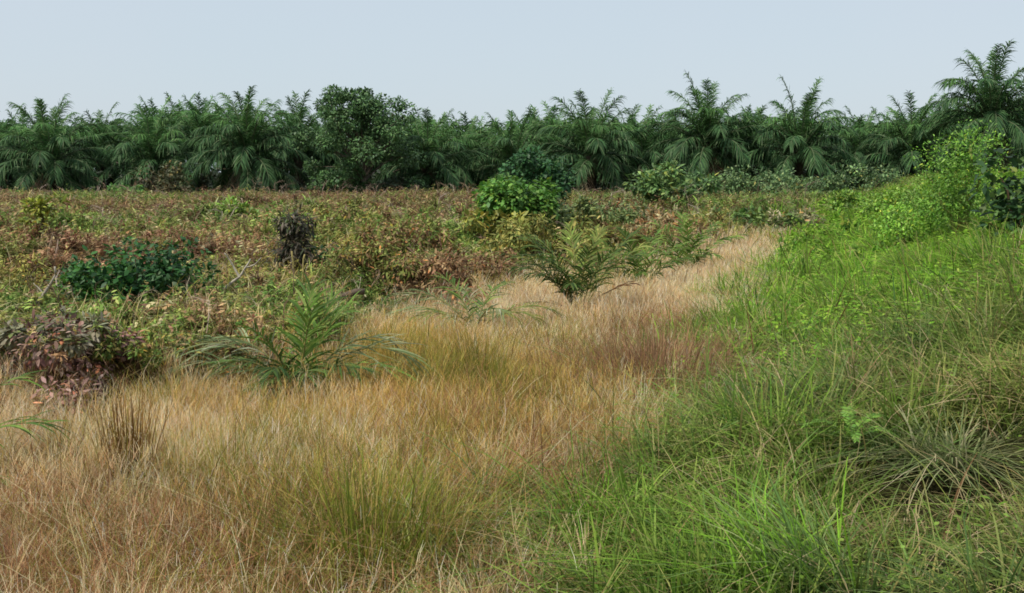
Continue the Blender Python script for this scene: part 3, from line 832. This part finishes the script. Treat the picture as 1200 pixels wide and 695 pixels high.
# bushes in mid field before the palms
b = at(608, 268)
shrub('leafy_bush', 'tall bright green bush in mid field in front of the palms', 'bush', at(606, 258), 1.7, 1.3, [(4, lin(98, 146, 58)), (3, lin(80, 126, 52)), (2, lin(126, 166, 72))], 4200, 0.13, 0.075, 18)
shrub('leafy_bush', 'rounded darker green bush rising behind the tall bright green one', 'bush', at(634, 254) + np.array([0, 3.0, 0]), 2.1, 2.5, [(4, lin(62, 106, 60)), (3, lin(52, 90, 54)), (1, lin(88, 132, 72))], 4000, 0.16, 0.09, 16)
shrub('yellow_shrub', 'yellow green low shrub at the foot of the tall bright green bush', 'shrub', at(596, 276), 1.9, 0.8, [(3, lin(164, 160, 78)), (2, lin(132, 142, 64)), (1, lin(178, 172, 100))], 900, 0.18, 0.08, 8)
shrub('olive_shrub', 'dull olive shrub with drooping leaves right of the tall bright green bush', 'shrub', at(690, 252), 2.6, 0.7, [(a, c_ * 1.3) for a, c_ in G_OLIVE], 2600, 0.14, 0.045, 16)
shrub('green_thicket', 'light green thicket with a pale leaning stem below the palms right of centre', 'shrub', at(785, 234), 4.4, 1.7, [(3, lin(96, 126, 70)), (2, lin(78, 108, 62)), (1, lin(126, 150, 86))], 2600, 0.25, 0.11, 16, bark=lin(160, 148, 120))
shrub('brown_bush', 'olive brown bush below the palms at left, before the dark palm', 'bush', at_depth(188, 97), 4.6, 3.2, [(3, lin(88, 92, 60)), (2, lin(74, 78, 54)), (1, lin(110, 100, 66))], 1500, 0.34, 0.16, 10)
shrub('leafy_bush', 'low green bush at the field edge below the far left palms', 'bush', at_depth(142, 92), 4.2, 1.3, G_MID, 1000, 0.3, 0.15, 9)
shrub('bright_patch', 'bright yellow green patch of leafy weeds in the rusty field left of centre', 'weeds', at(280, 256), 2.6, 0.75, [(3, lin(136, 170, 70)), (2, lin(114, 152, 62))], 900, 0.2, 0.07, 9, upright=0.3)
shrub('leafy_weed', 'upright yellow green weed at the left in the rusty field', 'weeds', at(50, 262), 0.8, 0.9, [(3, lin(142, 148, 58)), (2, lin(118, 132, 54))], 300, 0.18, 0.06, 5, upright=0.4)
shrub('leafy_bush', 'grey green bush under the low arching frond right of the broadleaf tree', 'bush', at_depth(470, 96), 4.6, 1.7, [(3, lin(84, 98, 74)), (2, lin(66, 82, 62))], 900, 0.32, 0.14, 8)
HB = [(778, 226, 3.6, 1.3, 'low bush at the left end of the hedge under the horned palm'),
      (830, 226, 4.2, 1.5, 'low bush of the hedge directly under the horned palm'),
      (878, 224, 4.0, 1.4, 'low bush of the hedge between the horned and shuttlecock palms'),
      (925, 224, 4.2, 1.3, 'low bush of the hedge directly under the shuttlecock palm'),
      (968, 223, 4.0, 1.3, 'low bush of the hedge just right of the shuttlecock palm'),
      (1010, 222, 4.0, 1.4, 'low bush at the right end of the hedge, beside the green bank')]
for px, py, w, h, lab in HB:
    shrub('hedge_bush', lab, 'bush', at_depth(px, 80 + U(-3, 3)), w * 1.1, h * 1.55, [(a, c_ * 1.3) for a, c_ in G_HEDGE], 1800, 0.22, 0.11, 14, 'low bushes in front of the palms')
shrub('leafy_bush', 'medium green bush beside the tan grass where the strip runs out', 'bush', at(885, 268), 2.8, 1.15, [(3, lin(100, 130, 64)), (2, lin(82, 112, 56)), (1, lin(134, 156, 84))], 1000, 0.2, 0.09, 9)
shrub('pale_shrub', 'pale dry shrub at the end of the tan grass strip', 'shrub', at(935, 266), 1.8, 0.9, [(3, lin(164, 156, 118)), (2, lin(126, 130, 86))], 600, 0.2, 0.06, 7)

# shrubs on the bank at right
p = at_depth(1128, 20.5)
shrub('feathery_shrub', 'tall yellow green feathery shrub standing on the bank at right', 'shrub', p, 1.75, 2.35, [(4, lin(118, 162, 60)), (3, lin(98, 144, 52)), (2, lin(142, 182, 82))], 8000, 0.06, 0.026, 34, upright=0.35, cone=0.75, bark=lin(120, 130, 70), stems=9)
p = at_depth(1070, 21.5)
shrub('leafy_shrub', 'shorter lime green shrub on the left of the tall feathery shrub', 'shrub', p, 1.3, 1.1, G_LIME, 2200, 0.075, 0.035, 10, upright=0.2, stems=6)
p = at_depth(1206, 17.5)
shrub('broadleaf_bush', 'dark glossy broad leaved bush at the right edge of the picture', 'bush', p, 1.5, 1.55, [(3, lin(60, 92, 50)), (2, lin(48, 76, 44)), (1, lin(104, 136, 70))], 1100, 0.14, 0.085, 10)

G_WEED = [(4, lin(120, 156, 58)), (3, lin(98, 136, 52)), (2, lin(146, 174, 82))]
for px, D, w, h, lab in [(1012, 46, 2.6, 1.0, 'low green weeds at the far end of the bank crest, beside the last hedge bush'),
                         (1052, 36, 2.2, 1.0, 'green weed clump on the bank crest under the broad dark palm'),
                         (1092, 29, 2.0, 1.05, 'taller green weed clump on the bank crest left of the feathery shrub'),
                         (1170, 24, 1.6, 1.0, 'leafy weed clump between the feathery shrub and the dark glossy bush')]:
    shrub('weed_clump', lab, 'weeds', at_depth(px, D), w, h, G_WEED, 2600, 0.09 * D / 25, 0.035 * D / 25, 16, 'weed clumps along the bank crest', upright=0.3, bark=lin(110, 124, 64))
for px, D, w, h, pal, lab in [(330, 84, 4.5, 0.9, G_OLIVE, 'low olive weeds at the far field edge below the round broadleaf tree'),
                              (70, 86, 5.0, 0.8, S_BROWN, 'low brown weeds at the far field edge below the far left palm'),
                              (540, 84, 4.5, 0.9, G_OLIVE + S_YELL, 'yellowish low weeds at the far field edge left of the bright green bush'),
                              (240, 78, 4.0, 0.8, S_RED + G_OLIVE, 'rusty green low weeds at the far field edge below the large drooping palm')]:
    shrub('weed_clump', lab, 'weeds', at_depth(px, D), w, h, pal, 900, 0.26, 0.09, 13, 'weed clumps at the far field edge', mat=M_SCRUB)

# ------------------------------------------------------------------ broadleaf tree
def broadleaf_tree(px, D, top, w, label):
    p = at_depth(px, D); h = CAM[2] + (HOR - top) / F0 * D - p[2]
    root = empty('broadleaf_tree', p, label, 'tree')
    mt = MB(); t = np.linspace(0, 1, 10)
    mt.tube(np.stack([0.25 * np.sin(3 * t), 0.1 * t, -0.3 + t * h * 0.72], -1), 0.24 * (1.1 - 0.85 * t), lin(118, 108, 94), 8, 0.06)
    lobes = 84
    a = U(0, 2 * PI, lobes); zz = 0.08 + 0.82 * U(0, 1, lobes) ** 0.9
    rr = w * 0.5 * np.clip(1 - np.abs((zz - 0.42) / 0.58) ** 2.4, 0.15, 1) * U(0, 1, lobes) ** 0.5 * 1.0
    lc = np.stack([rr * np.cos(a), rr * np.sin(a), zz * h], -1)
    for i in range(lobes):
        s0 = U(0.15, 0.65); st = np.array([0.25 * math.sin(3 * s0), 0.1 * s0, s0 * h * 0.72]); st[2] = min(st[2], lc[i, 2] * 0.9)
        tt = np.linspace(0, 1, 5)[:, None]
        mt.tube(st * (1 - tt) + lc[i] * tt + np.array([0, 0, 0.5]) * tt * (1 - tt), 0.07 * (1.1 - 0.85 * tt[:, 0]), lin(104, 96, 82), 5)
    mt.build('trunk', M_BARK, root)
    mb = MB(); n = 24000
    lr = U(0.55, 1.35, lobes)
    k = rng.integers(0, lobes, n); dd = rnd_dir(n)
    P = lc[k] + dd * np.array([1, 1, 0.7]) * (lr[k] * U(0.2, 1.05, n) ** 0.5)[:, None]
    P[:, 2] = np.maximum(P[:, 2], 0.4)
    c = pick([(4, lin(84, 116, 68)), (3, lin(68, 98, 60)), (2, lin(104, 134, 82))], n, 0.22) * (1 + 0.2 * rng.normal(size=lobes))[k][:, None].clip(0.6, 1.5)
    hi = (P[:, 2] / h > 0.55)[:, None]
    leaves(mb, P, dd + rnd_dir(n) * 0.9 - np.array([0, 0, 0.25]), dd * 0.5 + np.array([0, 0, 1.0]) + 0.5 * rnd_dir(n), U(0.18, 0.34, n), U(0.1, 0.19, n), c)
    mb.build('crown', M_LEAF, root)
broadleaf_tree(424, 97, 97, 11.5, 'round crowned broadleaf tree standing among the oil palms left of centre')

# ------------------------------------------------------------------ young palms in the field
Y_GREEN = [(4, lin(98, 128, 54)), (3, lin(78, 108, 46)), (2, lin(128, 150, 72))]
Y_DARK = [(4, lin(76, 100, 46)), (3, lin(56, 80, 38)), (2, lin(104, 124, 62))]
Y_SILV = [(3, lin(136, 148, 104)), (3, lin(108, 126, 80)), (1, lin(176, 182, 146))]
Y_BRWN = [(3, lin(116, 132, 60)), (2, lin(96, 112, 52)), (2, lin(140, 142, 74))]
Y_DEAD = [(3, lin(150, 112, 76)), (2, lin(122, 90, 62)), (1, lin(176, 140, 98))]

def young_palm(base, label, spec, stub=0.25, sr=0.09, lw=0.022, ll=0.27, size=1.0):
    """spec: list of (azimuth deg, elevation, curl, length, palette, leaflets)"""
    root = empty('young_oil_palm', base, label, 'young palm')
    mb = MB(); t = np.linspace(0, 1, 6)
    mb.tube(np.stack([0 * t, 0 * t, -0.06 + (stub + 0.06) * t], -1), sr * (1.15 - 0.5 * t), lin(72, 60, 46), 8, 0.2)
    n = 14; a = np.arange(n) * 2.4
    P = np.stack([sr * .8 * np.cos(a), sr * .8 * np.sin(a), np.linspace(0, stub * .9, n)], -1)
    D = np.stack([np.cos(a) * .7, np.sin(a) * .7, np.ones(n)], -1)
    leaves(mb, P, D, np.stack([np.cos(a), np.sin(a), .2 + 0 * a], -1), U(.1, .2, n), U(.03, .06, n), pick([(1, lin(120, 100, 70)), (1, lin(84, 70, 52))], n), -.1)
    mb.build('stem', M_BARK, root)
    for az, el, curl, L, pal, n in spec:
        mb = MB(); L = L * size
        frond(mb, L, el, curl, int(n * 0.95), L * ll, lw, lambda m: pick(pal, m, 0.2), lin(140, 138, 82) if pal is not Y_DEAD else lin(130, 100, 70),
              droop=0.4, start=0.2, plum=34, sweep=30, sway=U(-0.2, 0.2), r0=0.014, K=5, miss=0.06)
        o = mb.build('frond', M_YPALM, root, (0.4 * sr * math.cos(math.radians(az)), 0.4 * sr * math.sin(math.radians(az)), stub * 0.8))
        o.rotation_euler = (0, 0, math.radians(az))
        if pal is Y_DEAD: o['label'] = 'withered brown frond'
        if pal is Y_SILV: o['label'] = 'silvery grey green frond bending low'
    return root

young_palm(at(350, 452), 'young oil palm at left with silvery fronds spread low on both sides', [
    (176, 56, 80, 1.45, Y_SILV, 26), (192, 44, 66, 1.3, Y_SILV, 24), (160, 64, 80, 1.25, Y_SILV, 22), (8, 60, 92, 1.3, Y_SILV, 22), (-12, 44, 66, 1.15, Y_GREEN, 22), (24, 66, 85, 1.2, Y_SILV, 22),
    (80, 86, 30, 1.15, Y_GREEN, 26), (60, 76, 36, 1.15, Y_GREEN, 26), (-60, 80, 38, 1.1, Y_GREEN, 24), (-130, 74, 45, 1.0, Y_GREEN, 24),
    (10, 80, 40, 1.1, Y_GREEN, 24), (-100, 60, 70, 0.9, Y_DARK, 22), (-70, 56, 70, 0.9, Y_DARK, 22),
    (215, 60, 70, 0.95, Y_DARK, 22), (-35, 58, 75, 0.95, Y_DARK, 22), (-100, 40, 60, 0.75, Y_DARK, 20), (250, 50, 70, 0.8, Y_DARK, 20), (-55, 42, 70, 0.75, Y_DARK, 20)], 0.2, 0.11, 0.024, 0.38)
young_palm(at(678, 362), 'young oil palm with upright olive fronds standing in the tan grass', [
    (180, 74, 45, 1.6, Y_DARK, 26), (165, 64, 60, 1.6, Y_DARK, 26), (200, 60, 60, 1.45, Y_DARK, 24), (100, 82, 40, 1.6, Y_BRWN, 26), (20, 68, 36, 1.75, Y_DARK, 24), (0, 60, 34, 1.7, Y_BRWN, 24), (-25, 68, 55, 1.5, Y_DARK, 24),
    (140, 76, 55, 1.6, Y_DARK, 26), (60, 78, 45, 1.65, Y_BRWN, 26), (-80, 78, 50, 1.45, Y_DARK, 24), (-120, 72, 60, 1.4, Y_DARK, 24), (-50, 74, 50, 1.5, Y_DARK, 24), (230, 66, 70, 1.25, Y_DARK, 22), (215, 74, 65, 1.45, Y_DARK, 24),
    (-100, 62, 70, 1.1, Y_DARK, 22), (-150, 66, 70, 1.2, Y_DARK, 22), (40, 72, 60, 1.4, Y_DARK, 22), (186, 22, 45, 1.2, Y_DEAD, 14), (12, 40, 35, 1.1, Y_DEAD, 14), (-70, 35, 60, 0.8, Y_DEAD, 14)], 0.35, 0.18, 0.028, 0.25, 0.92)
young_palm(at(748, 335), 'bushy young oil palm right of the one standing in the tan grass', [
    (180, 62, 65, 1.5, Y_GREEN, 24), (150, 72, 55, 1.6, Y_GREEN, 24), (110, 80, 50, 1.6, Y_DARK, 24), (60, 76, 50, 1.6, Y_GREEN, 24), (20, 66, 55, 1.6, Y_GREEN, 24), (-10, 58, 55, 1.5, Y_DARK, 24), (-60, 74, 60, 1.4, Y_GREEN, 22),
    (-100, 72, 60, 1.4, Y_GREEN, 22), (-140, 68, 65, 1.35, Y_GREEN, 22), (210, 54, 65, 1.3, Y_GREEN, 22), (-35, 64, 65, 1.4, Y_GREEN, 22), (-90, 60, 70, 1.1, Y_GREEN, 22), (-120, 82, 40, 1.5, Y_GREEN, 22)], 0.2, 0.14, 0.03, 0.24, 0.9)
young_palm(at(804, 315), 'farthest of the young oil palms in a row along the tan grass', [
    (180, 64, 60, 1.8, Y_GREEN, 22), (140, 74, 50, 1.9, Y_GREEN, 22), (90, 80, 45, 1.9, Y_GREEN, 22), (40, 70, 50, 1.9, Y_GREEN, 22), (5, 60, 55, 1.9, Y_GREEN, 22), (-30, 66, 60, 1.7, Y_GREEN, 22), (-80, 74, 60, 1.6, Y_GREEN, 22),
    (-130, 68, 65, 1.6, Y_GREEN, 22), (215, 56, 65, 1.6, Y_GREEN, 22), (-100, 82, 45, 1.7, Y_GREEN, 22), (-60, 58, 70, 1.4, Y_GREEN, 22)], 0.2, 0.14, 0.036, 0.24, 0.82)
young_palm(at(556, 384), 'low young palm with a silvery frond bent over in the tan grass left of centre', [
    (150, 50, 88, 1.55, Y_SILV, 26), (172, 42, 80, 1.3, Y_SILV, 22), (18, 40, 70, 1.3, Y_BRWN, 20), (-15, 46, 80, 1.0, Y_BRWN, 18), (100, 60, 80, 1.2, Y_SILV, 20), (-120, 50, 90, 0.9, Y_SILV, 18), (200, 46, 80, 1.0, Y_GREEN, 18),
    (60, 66, 70, 1.1, Y_GREEN, 20), (130, 68, 70, 1.2, Y_GREEN, 20), (-60, 60, 80, 0.9, Y_SILV, 18)], 0.3, 0.07, 0.022, 0.3)
young_palm(at_depth(-128, 7.8), 'young palm at the left edge, green frond tips showing in front of the tan grass', [
    (10, 62, 75, 1.15, Y_GREEN, 22), (-15, 40, 60, 0.85, Y_GREEN, 20), (40, 74, 60, 1.2, Y_GREEN, 22), (150, 60, 60, 1.1, Y_GREEN, 22), (220, 55, 60, 1.1, Y_GREEN, 22), (-80, 60, 60, 1.0, Y_GREEN, 20)], 0.12, 0.08)

# ------------------------------------------------------------------ single grass tufts
def tuft(base, label, n, h, r, pal, w=0.006, lean=0.22, droop=0.25, name='grass_tuft', group=None, tip=1.15, mat=None, az=None, azs=9):
    P = np.stack([rng.normal(0, r * 0.5, n), rng.normal(0, r * 0.5, n), np.full(n, -0.03)], -1)
    a = np.arctan2(P[:, 1], P[:, 0]) + rng.normal(0, 0.7, n)
    if az is not None: a = az + rng.normal(0, azs, n)
    rad = np.hypot(P[:, 0], P[:, 1]) / r
    c = pick(pal, n, 0.2)
    mb = MB()
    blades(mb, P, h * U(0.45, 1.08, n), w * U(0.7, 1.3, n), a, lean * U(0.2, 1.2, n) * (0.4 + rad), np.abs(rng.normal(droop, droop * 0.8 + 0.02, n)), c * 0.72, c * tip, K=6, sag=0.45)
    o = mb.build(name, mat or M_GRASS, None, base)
    return tag(o, label, 'grass tuft', group)

TG = 'separate grass tufts in the foreground'
tuft(at(152, 578, 0.1), 'reddish brown upright grass tuft standing alone in the tan grass at left', 240, 0.86, 0.17, [(3, lin(138, 108, 58)), (2, lin(112, 86, 48)), (1, lin(150, 134, 66))], 0.010, 0.12, 0.05, group=TG, mat=M_DRY)
tuft(at(435, 640), 'large olive green grass tuft in the foreground left of centre', 900, 0.86, 0.42, [(3, lin(134, 140, 54)), (2, lin(100, 114, 42)), (1, lin(170, 158, 84)), (0.6, lin(188, 160, 100))], 0.0075, 0.30, 0.32, group=TG)
tuft(at(255, 590), 'yellow olive grass tuft right of the reddish brown tuft', 420, 0.52, 0.30, OLIVE, 0.0055, 0.2, 0.2, group=TG)
tuft(at(500, 625), 'narrow olive tuft on the right side of the large olive tuft', 300, 0.66, 0.2, OLIVE, 0.0055, 0.25, 0.25, group=TG)
tuft(at(790, 690), 'vivid green broad bladed grass clump at the bottom, right of centre', 430, 0.56, 0.36, VIVID, 0.016, 0.28, 0.35, group=TG)
tuft(at(880, 660), 'second vivid green clump, right of the one at the bottom centre', 330, 0.56, 0.3, VIVID, 0.015, 0.28, 0.35, group=TG)
tuft(at(700, 600), 'upright green clump on the dark side of the bank foot', 260, 0.55, 0.25, BRIGHT[:1] + VIVID, 0.013, 0.3, 0.4, group=TG)
tuft(at(635, 625), 'dark bluish green tuft with blades drooping left at the bank foot', 280, 0.55, 0.3, COOL, 0.014, 0.4, 0.7, group=TG, az=PI, azs=0.8)
tuft(at(1120, 505), 'pale drooping tussock hanging over the dark hollow at right', 330, 0.5, 0.25, [(3, lin(150, 156, 108)), (3, lin(128, 138, 92)), (1, lin(186, 180, 140))], 0.012, 0.5, 1.0, group=TG)
tuft(at(1055, 490), 'dark green tussock on the left rim of the dark hollow', 350, 0.45, 0.3, COOL, 0.010, 0.5, 0.9, group=TG)
tuft(at(545, 705), 'pale grey green grass arching across the bare patch at the bottom', 170, 0.5, 0.2, STRAW[:1] + COOL, 0.008, 0.8, 1.0, group=TG, az=PI * 0.9, azs=0.9)
tuft(at(860, 575), 'straw coloured dead tuft among the vivid green clumps', 110, 0.5, 0.16, STRAW, 0.007, 0.6, 0.6, group=TG, mat=M_DRY)
tuft(at(775, 445), 'reddish dry tuft at the foot of the bank beyond the ochre grass', 1700, 0.95, 0.85, [(3, lin(158, 122, 92)), (2, lin(136, 102, 78)), (1, lin(190, 154, 118))], 0.008, 0.25, 0.3, group=TG, mat=M_DRY)
tuft(at(960, 650), 'long bladed green tuft leaning left at lower right', 200, 0.7, 0.25, COOL + BRIGHT[:1], 0.013, 0.5, 0.5, group=TG, az=PI * 0.75, azs=0.6)

tuft(at(325, 575), 'yellow olive tuft between the small yellow tuft and the large olive tuft', 380, 0.55, 0.28, OLIVE, 0.0065, 0.22, 0.25, group=TG)
tuft(at(575, 560), 'golden tuft left of the bank foot, behind the dark bluish tuft', 300, 0.5, 0.24, OCHRE + OLIVE, 0.0065, 0.25, 0.3, group=TG, mat=M_DRY)
tuft(at(630, 450), 'light olive tuft in the ochre grass below the upright young palm', 420, 0.6, 0.34, OLIVE, 0.007, 0.22, 0.25, group=TG)
tuft(at(560, 460), 'golden olive tuft below the bent silvery young palm', 380, 0.55, 0.34, OCHRE + OLIVE, 0.007, 0.22, 0.25, group=TG, mat=M_DRY)
tuft(at(280, 715), 'low green tuft at the bottom edge under the yellow olive tufts', 260, 0.4, 0.22, OLIVE + VIVID, 0.006, 0.25, 0.4, group=TG)
tuft(at(130, 725), 'low olive tuft at the bottom edge under the reddish brown tuft', 260, 0.42, 0.24, OLIVE, 0.006, 0.22, 0.3, group=TG)
for px, py, n, h, r, pal, lab in [
        (60, 600, 260, 0.5, 0.3, OLIVE + TAN[:1], 'straw and olive tuft near the left edge below the reddish brown tuft'),
        (395, 560, 300, 0.55, 0.3, OLIVE + OCHRE[:1], 'loose olive tuft directly behind the large olive tuft'),
        (590, 660, 260, 0.5, 0.28, MIXED + STRAW[:1], 'mixed green and straw tuft at the bottom edge left of the vivid green clumps'),
        (220, 660, 240, 0.45, 0.28, OLIVE + BROWN[:1], 'brownish olive tuft in the lower left among the tan grass'),
        (850, 430, 300, 0.5, 0.4, BRIGHT, 'bright green tuft on the bank right of the reddish dry tuft'),
        (980, 400, 300, 0.5, 0.45, BRIGHT + COOL[:1], 'broad bladed green tuft half way up the bank'),
        (1130, 380, 300, 0.5, 0.45, COOL + BRIGHT[:1], 'cool green tuft high on the bank at right below the dark glossy bush')]:
    tuft(at(px, py), lab, n, h, r, pal, 0.009 if px < 580 else 0.016, 0.32, 0.45, group=TG)
# fern with two light green arching fronds
def fern(base, label):
    root = empty('fern', base, label, 'fern')
    for az, el, curl, L in ((20, 70, 110, 0.42), (-10, 45, 85, 0.36), (170, 60, 100, 0.4), (80, 70, 90, 0.4), (-100, 55, 90, 0.32), (-40, 60, 100, 0.36)):
        mb = MB()
        frond(mb, L, el, curl, 32, L * 0.15, 0.012, lambda m: pick([(3, lin(122, 162, 66)), (2, lin(98, 138, 56))], m, 0.15), lin(104, 124, 62), droop=0.2, start=0.12, plum=6, r0=0.004, K=4, base=(0, 0, 0.0))
        o = mb.build('frond', M_LEAF, root, (0, 0, 0.12)); o.rotation_euler = (0, 0, math.radians(az))
    mb = MB(); t = np.linspace(0, 1, 4)
    mb.tube(np.stack([0 * t, 0 * t, -0.05 + 0.2 * t], -1), 0.018 * (1.1 - .5 * t), lin(90, 80, 50), 6)
    mb.build('stem', M_BARK, root)
f = at(998, 500)
fern(f + np.array([0, 0, 0.06]), 'light green fern with arching fronds in the grass left of the dark hollow')

# ------------------------------------------------------------------ dead wood
def stick(name, label, cat, base, paths, colr, group=None):
    mb = MB()
    for pts, r0, r1 in paths:
        pts = np.array(pts, float); K = 8
        s = np.linspace(0, len(pts) - 1, K)
        q = np.stack([np.interp(s, np.arange(len(pts)), pts[:, i]) for i in range(3)], -1) + rng.normal(0, r0 * 0.25, (K, 3))
        mb.tube(q, np.linspace(r0, r1, K), colr, 6, 0.12)
    o = mb.build(name, M_WOOD, None, base)
    return tag(o, label, cat, group)
PALE = lin(196, 188, 168)
stick('dead_branch', 'pale forked dead branch lying on the scrub left of the young palm', 'dead branch', at(272, 325) + np.array([0, 0, .1]),
      [([(-.15, 0, 0), (.12, 0.05, .22), (.30, 0.05, .48)], .028, .012), ([(.10, .04, .2), (-.02, .05, .42), (-.12, .02, .58)], .022, .008), ([(.2, .05, .34), (.34, .0, .38), (.46, .05, .5)], .016, .006)], lin(160, 152, 136))
b = at(344, 318)
stick('dead_stump', 'left of two thin pale stumps before the dark withered bush', 'stump', b, [([(0, 0, -.1), (-.01, 0, .3), (-.02, 0, .62)], .024, .014)], lin(150, 138, 88))
stick('dead_stump', 'right of two thin pale stumps before the dark withered bush', 'stump', b + np.array([.12, .05, 0]), [([(0, 0, -.1), (.02, 0, .3), (.05, 0, .56)], .022, .013)], lin(158, 146, 94))
stick('fallen_log', 'short dark fallen log in the scrub right of the young palm top', 'log', at(382, 342) + np.array([0, 0, .15]), [([(-.3, 0, .0), (.1, .05, .06), (.5, .1, .16)], .055, .045)], lin(92, 80, 68))
stick('dead_stick', 'grey curved dead stem left of the dense dark bush', 'dead branch', at(50, 345) + np.array([0, 0, .1]), [([(-.2, 0, .0), (.0, .05, .18), (.12, .1, .42), (.13, .1, .55)], .022, .012), ([(0, .05, .18), (-.15, .1, .34)], .014, .006)], lin(150, 142, 126))
stick('dead_stick', 'thin pale leaning stem in the thicket below the palms right of centre', 'dead branch', at_depth(757, 74), [([(0, 0, 0), (.3, 0, 1.0), (.6, 0, 2.4)], .07, .04), ([(.3, 0, 1.0), (-.2, .1, 1.9)], .05, .03)], lin(150, 138, 112))
stick('dead_stick', 'dark forked dead stick standing where the tan grass strip ends', 'dead branch', at(868, 262), [([(0, 0, 0), (.1, 0, .5), (.3, 0, .9)], .05, .02), ([(.08, 0, .4), (-.2, 0, .7)], .04, .015)], lin(90, 78, 64))

# ------------------------------------------------------------------ camera, light, world
cam = bpy.data.cameras.new('camera'); co = bpy.data.objects.new('camera', cam); col.objects.link(co)
cam.sensor_width = 36; cam.lens = 36 * F0 / W0; cam.clip_end = 6000; cam.clip_start = 0.05
co.location = CAM; co.rotation_euler = (PI / 2 - PITCH, 0, 0)
scene.camera = co

SUN_EL, SUN_AZ = 58, 232                         # degrees; azimuth clockwise from the view direction
sd = Vector((math.sin(math.radians(SUN_AZ)) * math.cos(math.radians(SUN_EL)), math.cos(math.radians(SUN_AZ)) * math.cos(math.radians(SUN_EL)), math.sin(math.radians(SUN_EL))))
sl = bpy.data.lights.new('sun', 'SUN'); so = bpy.data.objects.new('sun', sl); col.objects.link(so)
sl.energy = 4.7; sl.angle = math.radians(3); sl.color = (1.0, 0.95, 0.86)
so.rotation_euler = (-sd).to_track_quat('-Z', 'Y').to_euler(); so.location = (0, 0, 40)

wd = bpy.data.worlds.new('World'); scene.world = wd; wd.use_nodes = True
nt = wd.node_tree; nt.nodes.clear()
sky = nt.nodes.new('ShaderNodeTexSky'); sky.sky_type = 'NISHITA'; sky.sun_disc = False
sky.sun_elevation = math.radians(SUN_EL); sky.sun_rotation = math.radians(SUN_AZ)
sky.air_density = 1.0; sky.dust_density = 1.5; sky.ozone_density = 1.0
bg = nt.nodes.new('ShaderNodeBackground'); bg.inputs['Strength'].default_value = 0.12
ow = nt.nodes.new('ShaderNodeOutputWorld')
tc_ = nt.nodes.new('ShaderNodeTexCoord'); cn = nt.nodes.new('ShaderNodeTexNoise'); cn.inputs['Scale'].default_value = 2.2; cn.inputs['Detail'].default_value = 4
nt.links.new(tc_.outputs['Generated'], cn.inputs['Vector'])
cr_ = nt.nodes.new('ShaderNodeMix'); cr_.data_type = 'RGBA'; cr_.inputs['A'].default_value = (5.1, 6.1, 6.75, 1); cr_.inputs['B'].default_value = (5.8, 6.25, 6.9, 1)
nt.links.new(cn.outputs['Fac'], cr_.inputs['Factor'])
hz = nt.nodes.new('ShaderNodeMix'); hz.data_type = 'RGBA'; hz.inputs['Factor'].default_value = 0.8
nt.links.new(cr_.outputs['Result'], hz.inputs['B'])          # thin bright overcast haze over the clear sky
nt.links.new(sky.outputs['Color'], hz.inputs['A']); nt.links.new(hz.outputs['Result'], bg.inputs['Color']); nt.links.new(bg.outputs['Background'], ow.inputs['Surface'])

scene.view_settings.view_transform = 'Standard'; scene.view_settings.look = 'None'
scene.view_settings.exposure = 0; scene.view_settings.gamma = 1
scene.render.engine = 'CYCLES'
scene.cycles.max_bounces = 5; scene.cycles.transmission_bounces = 3; scene.cycles.diffuse_bounces = 3
scene.cycles.filter_width = 1.7
scene.cycles.use_denoising = True
